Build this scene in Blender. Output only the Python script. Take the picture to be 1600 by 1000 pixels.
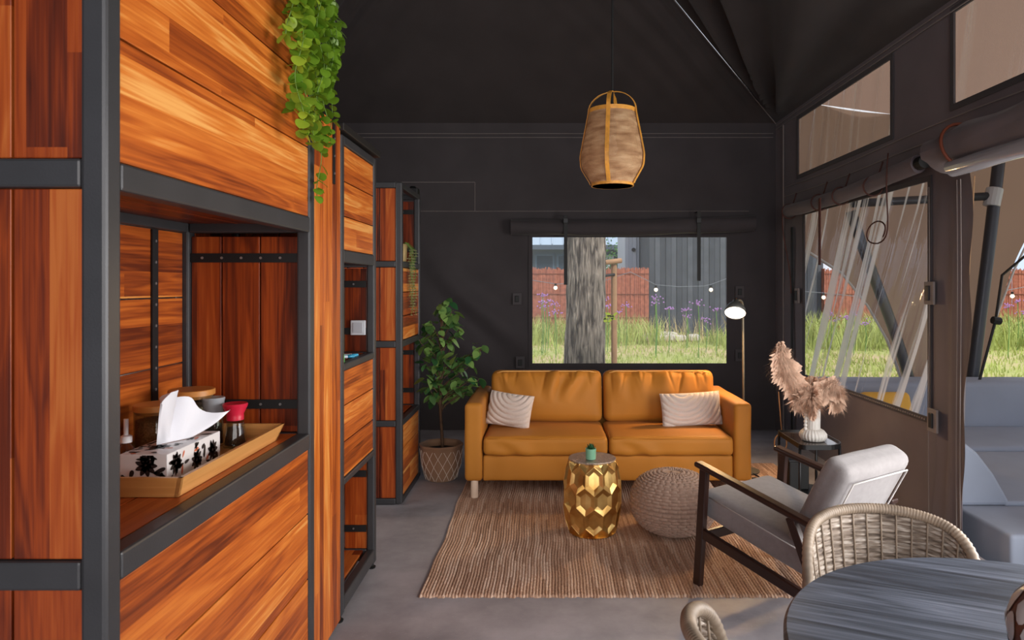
import bpy, bmesh, math, random
from mathutils import Vector, Matrix, noise
random.seed(7)
R = math.radians
C = bpy.context.scene.collection
for o in list(bpy.data.objects): bpy.data.objects.remove(o)
# ------------------------------------------------------------------ camera
cam_d = bpy.data.cameras.new('camera'); cam = bpy.data.objects.new('camera', cam_d); C.objects.link(cam)
cam.location = (0, 0, 1.5); cam.rotation_euler = (R(90), 0, 0)
cam_d.sensor_width = 36; cam_d.lens = 24; cam_d.shift_x = -0.0325; cam_d.shift_y = -0.034375
cam_d.clip_start = .05; cam_d.clip_end = 300
cam_d.dof.use_dof = True; cam_d.dof.focus_distance = 3.9; cam_d.dof.aperture_fstop = 8
bpy.context.scene.camera = cam
# ------------------------------------------------------------------ world and light
sc = bpy.context.scene
vs = sc.view_settings
vs.view_transform = 'Standard'; vs.look = 'None'; vs.gamma = 1; vs.use_curve_mapping = False
vs.exposure = 0.0
w = bpy.data.worlds.new('sky'); sc.world = w; w.use_nodes = True
wn = w.node_tree.nodes; wl = w.node_tree.links
bg = wn['Background']; bg.inputs[0].default_value = (.80, .88, 1, 1); bg.inputs[1].default_value = 1.15
wt = wn.new('ShaderNodeTexCoord'); wz = wn.new('ShaderNodeTexNoise'); wz.inputs['Scale'].default_value = 2.2; wz.inputs['Detail'].default_value = 5
wr = wn.new('ShaderNodeValToRGB'); wr.color_ramp.elements[0].color = (.62, .76, 1, 1); wr.color_ramp.elements[1].color = (.98, .98, 1, 1)
wr.color_ramp.elements[0].position = .35; wr.color_ramp.elements[1].position = .62
wl.new(wt.outputs['Generated'], wz.inputs['Vector']); wl.new(wz.outputs[0], wr.inputs[0]); wl.new(wr.outputs[0], bg.inputs[0])
def sun(e, ang, rot, col):
    d = bpy.data.lights.new('sun', 'SUN'); d.energy = e; d.angle = R(ang); d.color = col
    o = bpy.data.objects.new('sun', d); C.objects.link(o); o.rotation_euler = rot; o.location = (10, 0, 12)
def area(name, loc, rot, sx, sy, p, col):
    d = bpy.data.lights.new(name, 'AREA'); d.shape = 'RECTANGLE'; d.size = sx; d.size_y = sy; d.energy = p; d.color = col
    o = bpy.data.objects.new(name, d); C.objects.link(o); o.location = loc; o.rotation_euler = rot; return o
sun(2.7, 12, (R(42), R(12), R(20)), (1, .95, .86))
area('camera_side_fill', (0.6, -2.6, 1.9), (R(86), 0, 0), 3.2, 2.6, 125, (1, .93, .85))        # added fill lamp behind the camera, at the unseen tent front
area('doorway_daylight', (2.75, 1.7, 1.45), (R(90), 0, R(90)), 2.6, 2.1, 160, (1, .97, .94))        # open side doorway, out of frame
area('kitchen_side_fill', (-2.85, 3.0, 1.7), (R(90), 0, R(-90)), 3.0, 1.0, 30, (1, .95, .88))         # added fill behind the racks, standing in for an unseen kitchen window
# ------------------------------------------------------------------ materials
def new_mat(name):
    m = bpy.data.materials.new(name); m.use_nodes = True
    n = m.node_tree.nodes; l = m.node_tree.links; b = n['Principled BSDF']
    return m, n, l, b
def lin(c):
    return tuple((x/255/12.92 if x/255 <= .04045 else ((x/255+.055)/1.055)**2.4) for x in c) + (1,)
def mathn(n, l, op, a, b=None, c=None):
    k = n.new('ShaderNodeMath'); k.operation = op
    for i, v in enumerate((a, b, c)):
        if v is None: continue
        if isinstance(v, (int, float)): k.inputs[i].default_value = v
        else: l.new(v, k.inputs[i])
    return k.outputs[0]
def simple(name, rgb, rough=.6, metal=0, var=.0, vscale=8, bump=0, bscale=60, spec=.5, sheen=0, coat=0):
    m, n, l, b = new_mat(name)
    col = lin(rgb)
    b.inputs['Base Color'].default_value = col; b.inputs['Roughness'].default_value = rough; b.inputs['Metallic'].default_value = metal
    b.inputs['Specular IOR Level'].default_value = spec
    b.inputs['Sheen Weight'].default_value = sheen; b.inputs['Coat Weight'].default_value = coat
    tc = n.new('ShaderNodeTexCoord')
    if var:
        t = n.new('ShaderNodeTexNoise'); t.inputs['Scale'].default_value = vscale; t.inputs['Detail'].default_value = 6
        l.new(tc.outputs['Object'], t.inputs['Vector'])
        r = n.new('ShaderNodeValToRGB'); r.color_ramp.elements[0].position = .3; r.color_ramp.elements[1].position = .7
        r.color_ramp.elements[0].color = tuple(x*(1-var) for x in col[:3])+(1,)
        r.color_ramp.elements[1].color = tuple(min(1, x*(1+var)) for x in col[:3])+(1,)
        l.new(t.outputs[0], r.inputs[0]); l.new(r.outputs[0], b.inputs['Base Color'])
    if bump:
        t2 = n.new('ShaderNodeTexNoise'); t2.inputs['Scale'].default_value = bscale; t2.inputs['Detail'].default_value = 4
        l.new(tc.outputs['Object'], t2.inputs['Vector'])
        bp = n.new('ShaderNodeBump'); bp.inputs['Strength'].default_value = bump; bp.inputs['Distance'].default_value = .01
        l.new(t2.outputs[0], bp.inputs['Height']); l.new(bp.outputs[0], b.inputs['Normal'])
    return m
def wood(name, axis, cols, strip=.085, seg=1.7, rough=.38, grain=1.0, vary=1.0, coat=.15, across=None):
    """plank wood: glued strips of random tone along `axis`, flowing grain in each"""
    m, n, l, b = new_mat(name)
    tc = n.new('ShaderNodeTexCoord'); oi = n.new('ShaderNodeObjectInfo')
    sp = n.new('ShaderNodeSeparateXYZ'); l.new(tc.outputs['Object'], sp.inputs[0])
    ax = {'x': 0, 'y': 1, 'z': 2}[axis]; others = [i for i in range(3) if i != ax]
    rnd = oi.outputs['Random']
    L = sp.outputs[ax]
    if across is None: W = mathn(n, l, 'ADD', sp.outputs[others[0]], sp.outputs[others[1]])
    else: W = sp.outputs[{'x': 0, 'y': 1, 'z': 2}[across]]
    Lr = mathn(n, l, 'ADD', L, mathn(n, l, 'MULTIPLY', rnd, 37.0))
    Wr = mathn(n, l, 'ADD', W, mathn(n, l, 'MULTIPLY', rnd, 5.3))
    # strips
    sid = mathn(n, l, 'FLOOR', mathn(n, l, 'DIVIDE', Wr, strip))
    wn1 = n.new('ShaderNodeTexWhiteNoise'); wn1.noise_dimensions = '1D'; l.new(sid, wn1.inputs['W'])
    lid = mathn(n, l, 'FLOOR', mathn(n, l, 'ADD', mathn(n, l, 'DIVIDE', Lr, seg), mathn(n, l, 'MULTIPLY', wn1.outputs[0], 7.0)))
    wn2 = n.new('ShaderNodeTexWhiteNoise'); wn2.noise_dimensions = '2D'
    cb = n.new('ShaderNodeCombineXYZ'); l.new(sid, cb.inputs[0]); l.new(lid, cb.inputs[1]); l.new(cb.outputs[0], wn2.inputs['Vector'])
    tone = wn2.outputs['Value']
    # grain coordinates
    cv = n.new('ShaderNodeCombineXYZ')
    l.new(mathn(n, l, 'ADD', mathn(n, l, 'MULTIPLY', Lr, .75), mathn(n, l, 'MULTIPLY', tone, 31.0)), cv.inputs[0])
    l.new(mathn(n, l, 'ADD', mathn(n, l, 'MULTIPLY', Wr, 9.0), mathn(n, l, 'MULTIPLY', tone, 17.0)), cv.inputs[1])
    l.new(tone, cv.inputs[2])
    n1 = n.new('ShaderNodeTexNoise'); n1.inputs['Scale'].default_value = 1.3; n1.inputs['Detail'].default_value = 3; n1.inputs['Distortion'].default_value = .25
    l.new(cv.outputs[0], n1.inputs['Vector'])
    rings = mathn(n, l, 'FRACT', mathn(n, l, 'MULTIPLY', n1.outputs[0], 7.0))
    rings = mathn(n, l, 'MULTIPLY', mathn(n, l, 'PINGPONG', rings, .5), .46*grain)
    rings = mathn(n, l, 'SUBTRACT', rings, .11*grain)
    cv2 = n.new('ShaderNodeCombineXYZ'); l.new(mathn(n, l, 'MULTIPLY', Lr, 2.5), cv2.inputs[0]); l.new(mathn(n, l, 'MULTIPLY', Wr, 130.0), cv2.inputs[1]); l.new(tone, cv2.inputs[2])
    n2 = n.new('ShaderNodeTexNoise'); n2.inputs['Scale'].default_value = 1.0; n2.inputs['Detail'].default_value = 4
    l.new(cv2.outputs[0], n2.inputs['Vector'])
    fine = mathn(n, l, 'MULTIPLY', mathn(n, l, 'SUBTRACT', n2.outputs[0], .5), .62*grain)
    n3 = mathn(n, l, 'MULTIPLY', mathn(n, l, 'SUBTRACT', n1.outputs[0], .5), .8*grain)
    f = mathn(n, l, 'ADD', mathn(n, l, 'MULTIPLY', mathn(n, l, 'SUBTRACT', tone, .5), .62*vary), .5)
    f = mathn(n, l, 'ADD', f, mathn(n, l, 'MULTIPLY', mathn(n, l, 'SUBTRACT', rnd, .5), .25*vary))
    f = mathn(n, l, 'ADD', mathn(n, l, 'ADD', mathn(n, l, 'ADD', f, rings), fine), n3)
    r = n.new('ShaderNodeValToRGB'); cr = r.color_ramp
    while len(cr.elements) < len(cols): cr.elements.new(.5)
    for i, (p, c) in enumerate(cols): cr.elements[i].position = p; cr.elements[i].color = lin(c)
    l.new(f, r.inputs[0]); l.new(r.outputs[0], b.inputs['Base Color'])
    b.inputs['Roughness'].default_value = rough; b.inputs['Coat Weight'].default_value = coat; b.inputs['Coat Roughness'].default_value = .3
    b.inputs['Specular IOR Level'].default_value = .35
    bp = n.new('ShaderNodeBump'); bp.inputs['Strength'].default_value = .25; bp.inputs['Distance'].default_value = .002
    l.new(n2.outputs[0], bp.inputs['Height']); l.new(bp.outputs[0], b.inputs['Normal'])
    return m
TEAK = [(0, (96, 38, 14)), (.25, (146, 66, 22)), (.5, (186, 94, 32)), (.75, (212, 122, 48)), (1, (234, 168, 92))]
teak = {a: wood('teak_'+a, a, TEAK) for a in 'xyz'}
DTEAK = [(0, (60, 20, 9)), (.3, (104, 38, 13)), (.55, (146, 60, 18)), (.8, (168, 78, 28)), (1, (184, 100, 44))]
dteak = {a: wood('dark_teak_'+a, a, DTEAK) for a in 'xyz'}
light_wood = wood('ash_wood', 'y', [(0, (176, 116, 58)), (.5, (212, 154, 90)), (1, (232, 184, 126))], strip=.2, seg=3, vary=.4, grain=.6)
bamboo = wood('bamboo', 'x', [(0, (176, 110, 50)), (.5, (206, 140, 72)), (1, (226, 168, 100))], strip=.03, seg=3, vary=.5, grain=.5)
table_wood = wood('black_stained_wood', 'x', [(0, (20, 22, 27)), (.3, (42, 46, 55)), (.55, (72, 80, 93)), (.8, (110, 119, 136)), (1, (150, 158, 172))], strip=.17, seg=60, rough=.4, vary=.3, grain=.85, coat=.1, across='y')
walnut = wood('dark_walnut', 'x', [(0, (30, 17, 14)), (.5, (48, 29, 24)), (1, (66, 42, 34))], strip=.3, seg=3, vary=.3, grain=.6, rough=.35)
steel = simple('black_steel', (64, 64, 67), .42, .35, var=.12, vscale=5, bump=.04, bscale=250)
strapm = simple('black_strap_steel', (16, 16, 18), .6, .1)
rivetm = simple('rivet_steel', (170, 170, 172), .35, .8)
blackm = simple('black_metal', (22, 22, 24), .4, .3)
blackp = simple('black_plastic', (9, 9, 10), .6)
chrome = simple('grey_metal', (150, 152, 155), .3, .8)
def fabric(name, rgb, rough=.9, bump=.25, scale=700, var=.1, sheen=.1, vs_=3):
    m, n, l, b = new_mat(name)
    col = lin(rgb); tc = n.new('ShaderNodeTexCoord')
    t = n.new('ShaderNodeTexNoise'); t.inputs['Scale'].default_value = vs_; t.inputs['Detail'].default_value = 4; l.new(tc.outputs['Object'], t.inputs['Vector'])
    r = n.new('ShaderNodeValToRGB'); r.color_ramp.elements[0].position = .3; r.color_ramp.elements[1].position = .7
    r.color_ramp.elements[0].color = tuple(x*(1-var) for x in col[:3])+(1,); r.color_ramp.elements[1].color = tuple(x*(1+var) for x in col[:3])+(1,)
    l.new(t.outputs[0], r.inputs[0]); l.new(r.outputs[0], b.inputs['Base Color'])
    b.inputs['Roughness'].default_value = rough; b.inputs['Sheen Weight'].default_value = sheen; b.inputs['Specular IOR Level'].default_value = .25
    t2 = n.new('ShaderNodeTexNoise'); t2.inputs['Scale'].default_value = scale; t2.inputs['Detail'].default_value = 2; l.new(tc.outputs['Object'], t2.inputs['Vector'])
    bp = n.new('ShaderNodeBump'); bp.inputs['Strength'].default_value = bump; bp.inputs['Distance'].default_value = .002
    l.new(t2.outputs[0], bp.inputs['Height']); l.new(bp.outputs[0], b.inputs['Normal'])
    return m
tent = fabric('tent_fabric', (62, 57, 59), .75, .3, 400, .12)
tent_lit_side = fabric('tent_fabric_lit_side', (100, 91, 95), .7, .3, 400, .1)  # same tent fabric, colour raised to paint in the light on the right wall
tent_roof = fabric('tent_roof_fabric', (54, 48, 48), .8, .3, 400, .12)
stitch = fabric('stitching', (122, 113, 110), .8, .1, 400, .1)
mustard = fabric('mustard_upholstery', (178, 115, 40), .6, .25, 500, .08, .02)
mustard_pipe_highlight = fabric('mustard_piping_highlight', (222, 166, 92), .6, .2, 500, .05)  # piping colour lightened to paint the highlight along the cushions' top rim
lightgrey = fabric('light_grey_wool', (140, 136, 137), .85, .5, 350, .07, .2, 40)
cream = fabric('cream_tufted', (204, 188, 178), .95, .8, 160, .06, .3)
outgrey = fabric('outdoor_grey_fabric', (146, 154, 170), .85, .3, 500, .05)
poufm = fabric('knitted_taupe_yarn', (166, 140, 124), .95, .8, 220, .15, .1, 60)
canvas_m, n, l, b = new_mat('taupe_canvas')
b.inputs['Base Color'].default_value = lin((140, 116, 102)); b.inputs['Roughness'].default_value = .85
tr = n.new('ShaderNodeBsdfTranslucent'); tr.inputs[0].default_value = lin((156, 128, 112)); mx = n.new('ShaderNodeMixShader'); mx.inputs[0].default_value = .5
l.new(b.outputs[0], mx.inputs[1]); l.new(tr.outputs[0], mx.inputs[2]); l.new(mx.outputs[0], n['Material Output'].inputs[0])
# ------------------------------------------------------------------ mesh helpers
class MB:
    def __init__(s): s.v = []; s.f = []
    def add(s, vs_, fs):
        k = len(s.v); s.v += [tuple(p) for p in vs_]; s.f += [tuple(i+k for i in f) for f in fs]; return s
    def box(s, x0, x1, y0, y1, z0, z1, mat=None):
        vs_ = [Vector((x, y, z)) for x in (x0, x1) for y in (y0, y1) for z in (z0, z1)]
        if mat is not None: vs_ = [mat @ p for p in vs_]
        return s.add(vs_, [(0, 1, 3, 2), (4, 6, 7, 5), (0, 4, 5, 1), (2, 3, 7, 6), (0, 2, 6, 4), (1, 5, 7, 3)])
    def beam(s, a, b, wd, ht, up=(0, 0, 1)):
        a = Vector(a); b = Vector(b); d = b-a; L = d.length; x = d.normalized(); u = Vector(up)
        y = u.cross(x).normalized(); z = x.cross(y)
        m = Matrix((x, y, z)).transposed().to_4x4(); m.translation = a
        return s.box(0, L, -wd/2, wd/2, -ht/2, ht/2, m)
    def tube(s, pts, r, n=8, caps=True):
        pts = [Vector(p) for p in pts]; rs = r if isinstance(r, (list, tuple)) else [r]*len(pts)
        vs_ = []; fs = []; up = Vector((0, 0, 1))
        t0 = (pts[1]-pts[0]).normalized()
        if abs(t0.dot(up)) > .95: up = Vector((0, 1, 0))
        nrm = t0.cross(up).normalized()
        for i, p in enumerate(pts):
            t = (pts[min(i+1, len(pts)-1)]-pts[max(i-1, 0)])
            t = t.normalized() if t.length > 1e-9 else t0
            nrm = (nrm - t*nrm.dot(t)); nrm = nrm.normalized() if nrm.length > 1e-6 else t.orthogonal().normalized()
            bn = t.cross(nrm)
            for k in range(n):
                a = 2*math.pi*k/n; vs_.append(p+(nrm*math.cos(a)+bn*math.sin(a))*rs[i])
        for i in range(len(pts)-1):
            for k in range(n):
                k2 = (k+1) % n; fs.append((i*n+k, i*n+k2, (i+1)*n+k2, (i+1)*n+k))
        if caps: fs.append(tuple(reversed(range(n)))); fs.append(tuple((len(pts)-1)*n+k for k in range(n)))
        return s.add(vs_, fs)
    def lathe(s, prof, c=(0, 0, 0), n=32, mat=None, rf=None):
        vs_ = []; fs = []
        for r, z in prof:
            for k in range(n):
                a = 2*math.pi*k/n; rr = r*(rf(a, z) if rf else 1)
                p = Vector((rr*math.cos(a), rr*math.sin(a), z)); p = (mat @ p) if mat is not None else p
                vs_.append(p+Vector(c))
        for i in range(len(prof)-1):
            for k in range(n):
                k2 = (k+1) % n; fs.append((i*n+k, i*n+k2, (i+1)*n+k2, (i+1)*n+k))
        if prof[0][0] > 1e-6: fs.append(tuple(reversed(range(n))))
        if prof[-1][0] > 1e-6: fs.append(tuple((len(prof)-1)*n+k for k in range(n)))
        return s.add(vs_, fs)
    def grid(s, fn, nu, nv, skip=None):
        vs_ = [fn(i/nu, j/nv) for j in range(nv+1) for i in range(nu+1)]
        fs = [(j*(nu+1)+i, j*(nu+1)+i+1, (j+1)*(nu+1)+i+1, (j+1)*(nu+1)+i) for j in range(nv) for i in range(nu) if not (skip and skip((i+.5)/nu, (j+.5)/nv))]
        return s.add(vs_, fs)
    def prism(s, outline, h, mat=None):      # outline in xy, from z=0 to h
        n_ = len(outline); vs_ = [Vector((x, y, 0)) for x, y in outline]+[Vector((x, y, h)) for x, y in outline]
        if mat is not None: vs_ = [mat @ p for p in vs_]
        return s.add(vs_, [tuple(reversed(range(n_))), tuple(range(n_, 2*n_))]+[(i, (i+1) % n_, n_+(i+1) % n_, n_+i) for i in range(n_)])
    def rbox(s, hx, hy, hz, r, n=12, puff=None, warp=None, mat=None):
        """rounded, puffed, wrinkled box centred on the origin; puff=(axis, amount)"""
        idx = {}; vs_ = []; fs = []
        h = (hx, hy, hz)
        ns = [max(4, int(n*h[i]/max(h))) for i in range(3)]
        def coord(i, k):      # denser near the edges
            N = ns[i]; t = k/N
            e = min(.45, r/h[i]*.5)
            if k <= 2: return -1+2*e*(k/2)
            if k >= N-2: return 1-2*e*((N-k)/2)
            return -1+2*e+(2-4*e)*((k-2)/(N-4)) if N > 4 else 0
        ns = [q+4 for q in ns]
        def vert(i, j, k):
            key = (i, j, k)
            if key in idx: return idx[key]
            p = [coord(0, i)*hx, coord(1, j)*hy, coord(2, k)*hz]
            q = [max(-(h[a]-r), min(h[a]-r, p[a])) for a in range(3)]
            d = Vector([p[a]-q[a] for a in range(3)])
            if d.length > 1e-9: d = d.normalized()*r
            P = Vector(q)+d; nn = d.normalized() if d.length > 1e-9 else Vector((0, 0, 1))
            if puff:
                a = puff[0]; o1, o2 = [t for t in range(3) if t != a]
                u = P[o1]/h[o1]; v = P[o2]/h[o2]
                P[a] += math.copysign(1, P[a])*puff[1]*max(0, 1-u*u)*max(0, 1-v*v)*min(1, abs(P[a])/h[a]*1.2)
            if warp: P = warp(P, nn)
            if mat is not None: P = mat @ P
            idx[key] = len(vs_); vs_.append(P); return idx[key]
        nx, ny, nz = ns
        for i in range(nx):
            for j in range(ny):
                fs.append((vert(i, j, 0), vert(i, j+1, 0), vert(i+1, j+1, 0), vert(i+1, j, 0)))
                fs.append((vert(i, j, nz), vert(i+1, j, nz), vert(i+1, j+1, nz), vert(i, j+1, nz)))
        for i in range(nx):
            for k in range(nz):
                fs.append((vert(i, 0, k), vert(i+1, 0, k), vert(i+1, 0, k+1), vert(i, 0, k+1)))
                fs.append((vert(i, ny, k), vert(i, ny, k+1), vert(i+1, ny, k+1), vert(i+1, ny, k)))
        for j in range(ny):
            for k in range(nz):
                fs.append((vert(0, j, k), vert(0, j, k+1), vert(0, j+1, k+1), vert(0, j+1, k)))
                fs.append((vert(nx, j, k), vert(nx, j+1, k), vert(nx, j+1, k+1), vert(nx, j, k+1)))
        return s.add(vs_, fs)
    def mesh(s, name, mat, smooth=False):
        me = bpy.data.meshes.new(name); me.from_pydata(s.v, [], s.f); me.materials.append(mat)
        if smooth: me.polygons.foreach_set('use_smooth', [True]*len(me.polygons))
        me.update(); return me
    def build(s, name, mat, parent=None, smooth=False, bevel=0, loc=None, seg=2, angle=None):
        """geometry is in world coordinates; a child is stored relative to its parent's base"""
        me = s.mesh(name, mat, smooth)
        if loc is None:
            loc = wpos(parent) if parent else Vector((0, 0, 0))
            me.transform(Matrix.Translation(-loc)) if parent else None
            l_ = Vector((0, 0, 0))
        else:
            l_ = Vector(loc)-(wpos(parent) if parent else Vector((0, 0, 0)))
        o = bpy.data.objects.new(name, me); C.objects.link(o); o.parent = parent; o.location = l_
        if bevel:
            md = o.modifiers.new('bevel', 'BEVEL'); md.width = bevel; md.segments = seg; md.limit_method = 'ANGLE'; md.angle_limit = R(40)
        if angle:
            for p in me.polygons: p.use_smooth = True
            me.set_sharp_from_angle(angle=R(angle))
        return o
def wpos(o):
    p = Vector((0, 0, 0))
    while o is not None: p += o.location; o = o.parent
    return p
def thing(name, label, cat, loc=(0, 0, 0), group=None):
    o = bpy.data.objects.new(name, None); C.objects.link(o); o.location = loc; o.empty_display_size = .1
    o['label'] = label; o['category'] = cat
    if group: o['group'] = group
    return o
def tag(o, label, cat, group=None, kind=None):
    o['label'] = label; o['category'] = cat
    if group: o['group'] = group
    if kind: o['kind'] = kind
    return o
def struct(o): o['kind'] = 'structure'; return o
def struct_label(o, label): o['kind'] = 'structure'; o['label'] = label; return o
def inst(name, me, parent, loc, rot=None, scale=None, bevel=0):
    o = bpy.data.objects.new(name, me); C.objects.link(o); o.parent = parent
    o.location = Vector(loc)-(wpos(parent) if parent else Vector((0, 0, 0)))
    if rot is not None: o.rotation_euler = rot
    if scale is not None: o.scale = scale if isinstance(scale, (tuple, list)) else (scale,)*3
    if bevel:
        md = o.modifiers.new('bevel', 'BEVEL'); md.width = bevel; md.segments = 2; md.limit_method = 'ANGLE'
    return o
_mc = {}
def cmesh(kind, dims, mat, name):
    key = (kind, tuple(round(d, 4) for d in dims), mat.name, name)
    if key not in _mc:
        dx, dy, dz = dims; _mc[key] = MB().box(-dx/2, dx/2, -dy/2, dy/2, -dz/2, dz/2).mesh(name, mat)
    return _mc[key]
def bar(name, x0, x1, y0, y1, z0, z1, mat, parent, bevel=.004):
    return inst(name, cmesh('b', (x1-x0, y1-y0, z1-z0), mat, name), parent, ((x0+x1)/2, (y0+y1)/2, (z0+z1)/2), bevel=bevel)
F = 1067.0
def at(x, y, Y): return Vector(((x-852)*Y/F, Y, 1.5-(y-445)*Y/F))      # photograph pixel at depth Y -> place
def fz(p, s, a=1.0): return noise.noise(Vector(p)*s)*a
# ------------------------------------------------------------------ floor and ground
m, n, l, b = new_mat('concrete')
tc = n.new('ShaderNodeTexCoord'); t1 = n.new('ShaderNodeTexNoise'); t1.inputs['Scale'].default_value = 1.6; t1.inputs['Detail'].default_value = 9; t1.inputs['Roughness'].default_value = .62
l.new(tc.outputs['Object'], t1.inputs['Vector'])
r = n.new('ShaderNodeValToRGB'); r.color_ramp.elements[0].position = .32; r.color_ramp.elements[1].position = .7
r.color_ramp.elements[0].color = lin((124, 122, 127)); r.color_ramp.elements[1].color = lin((182, 178, 185)); l.new(t1.outputs[0], r.inputs[0])
t3 = n.new('ShaderNodeTexVoronoi'); t3.inputs['Scale'].default_value = 26; l.new(tc.outputs['Object'], t3.inputs['Vector'])
sp_ = mathn(n, l, 'LESS_THAN', t3.outputs['Distance'], .07); mxx = n.new('ShaderNodeMixRGB'); mxx.inputs[2].default_value = lin((190, 188, 188))
l.new(mathn(n, l, 'MULTIPLY', sp_, .35), mxx.inputs[0]); l.new(r.outputs[0], mxx.inputs[1]); l.new(mxx.outputs[0], b.inputs['Base Color'])
b.inputs['Roughness'].default_value = .5; b.inputs['Specular IOR Level'].default_value = .35
bp = n.new('ShaderNodeBump'); bp.inputs['Strength'].default_value = .12; bp.inputs['Distance'].default_value = .01; l.new(t1.outputs[0], bp.inputs['Height']); l.new(bp.outputs[0], b.inputs['Normal'])
concrete = m
struct(MB().box(-3, 2.4, -3, 7.08, -.14, 0).build('floor', concrete))
m, n, l, b = new_mat('meadow_soil')
tc = n.new('ShaderNodeTexCoord'); t1 = n.new('ShaderNodeTexNoise'); t1.inputs['Scale'].default_value = .5; t1.inputs['Detail'].default_value = 8; l.new(tc.outputs['Object'], t1.inputs['Vector'])
r = n.new('ShaderNodeValToRGB'); cr = r.color_ramp; cr.elements[0].position = .38; cr.elements[0].color = lin((172, 176, 104)); cr.elements[1].position = .56; cr.elements[1].color = lin((196, 176, 132)); l.new(t1.outputs[0], r.inputs[0]); l.new(r.outputs[0], b.inputs['Base Color']); b.inputs['Roughness'].default_value = .95
soil = m
struct(MB().box(-25, 45, 7.1, 60, -.5, -.16).build('ground', soil))
struct(MB().box(2.42, 45, -6, 7.1, -.5, -.16).build('ground', soil))
deckm = wood('grey_deck', 'x', [(0, (96, 88, 80)), (1, (150, 142, 132))], strip=.14, seg=3)
dk = struct(MB().box(2.43, 6.6, 1.0, 7.05, -.158, -.152).build('terrace', deckm))
for i in range(8):
    bar('plank', 2.45, 6.55, 3.2+i*.145, 3.335+i*.145, -.152, -.14, deckm, dk, .002)
# ------------------------------------------------------------------ tent walls
YB = 7.05; XR = 2.38; XL = -3.0; ZE = 3.17
BW = (-.132, 1.87, .69, 1.99)       # back window x0,x1,z0,z1
def wave_back(x, z):
    d = .018*fz((x, 0, z), .9)+.008*fz((x+5, 2, z), 3)
    if x < -.1:                     # slack diagonal folds beside the ficus
        s_ = (x*.9+z*1.0); k = math.exp(-((x+.75)/.6)**2)*math.exp(-((z-1.1)/.75)**2)
        d -= .06*k*math.sin(s_*11+2.0*fz((x, 1, z), 1.3))*(.6+.4*math.sin(s_*4))
    edge = min(abs(x-BW[0]) if BW[2]-.1 < z < BW[3]+.1 else 9, abs(z-BW[3]) if BW[0]-.1 < x < BW[1]+.1 else 9, abs(z-BW[2]) if BW[0]-.1 < x < BW[1]+.1 else 9, abs(x-BW[1]) if BW[2]-.1 < z < BW[3]+.1 else 9)
    return d*min(1, edge/.12)*min(1, abs(x-XR)/.3)*min(1, max(0, ZE-z)/.15)
def cuts(a, b_, marks, step):
    out = [a]
    for m_ in sorted(marks)+[b_]:
        k = max(1, int(round((m_-out[-1])/step))); s0 = out[-1]
        out += [s0+(m_-s0)*(i+1)/k for i in range(k)]
    return out
def sheet(us, vs_, fn, holes):
    mb = MB(); nu = len(us)
    mb.v = [tuple(fn(u, v)) for v in vs_ for u in us]
    for j in range(len(vs_)-1):
        for i in range(nu-1):
            uc = (us[i]+us[i+1])/2; vc = (vs_[j]+vs_[j+1])/2
            if any(h[0] < uc < h[1] and h[2] < vc < h[3] for h in holes): continue
            mb.f.append((j*nu+i, j*nu+i+1, (j+1)*nu+i+1, (j+1)*nu+i))
    return mb
xs = cuts(XL, XR, [BW[0], BW[1]], .05); zs = cuts(0, ZE, [BW[2], BW[3]], .05)
wb = struct(sheet(xs, zs, lambda x, z: (x, YB-abs(0)+wave_back(x, z), z), [BW]).build('wall_back', tent, smooth=True))
W2 = (4.23, 6.25, .68, 2.14)
W3 = (4.69, 6.40, 2.53, 3.05); W4 = (2.3, 3.96, 2.55, 3.08)
DO = (0.7, 3.83, -.01, 2.32)
def wave_right(y, z):
    d = .012*fz((0, y, z), 1.1)
    if z < .68 and y > 4: d += .03*math.sin((y*1.1+z*1.6)*5)*math.exp(-((y-5.2)/.9)**2)*min(1, (.68-z)/.2)
    if 3.83 <= y < 4.23 and z < 2.2: d += .016*math.sin(y*42+z*1.2)*min(1, (2.2-z)/.6)*min(1, max(0, (4.2-y))/.12)
    return d*min(1, max(0, ZE-z)/.15)*min(1, abs(y-YB)/.2)
ys = cuts(-3, YB, [DO[0], DO[1], W2[0], W2[1], W3[0], W3[1], W4[0], W4[1]], .05); zs = cuts(0, ZE, [W2[2], W2[3], W3[2], W3[3], W4[2], W4[3], DO[3]], .05)
def hole_fade(y, z):
    e = 9
    for h in (W2, W3, W4):
        if h[0]-.1 < y < h[1]+.1 and h[2]-.1 < z < h[3]+.1:
            e = min(e, min(abs(y-h[0]), abs(y-h[1])) if h[2] <= z <= h[3] else 9, min(abs(z-h[2]), abs(z-h[3])) if h[0] <= y <= h[1] else 9)
    return min(1, e/.08)
wr_ = struct(sheet(ys, zs, lambda y, z: (XR+wave_right(y, z)*hole_fade(y, z), y+(.018*math.sin(z*9)+.03*math.sin(z*2.3+1) if abs(y-3.83) < .004 and z < 2.3 else 0), z), [W2, W3, W4, DO]).build('wall_right', tent_lit_side, smooth=True))
wl_ = struct(MB().grid(lambda u, v: (XL, -3+u*10.05, v*ZE), 20, 8).build('wall_left', tent, smooth=True))
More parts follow.
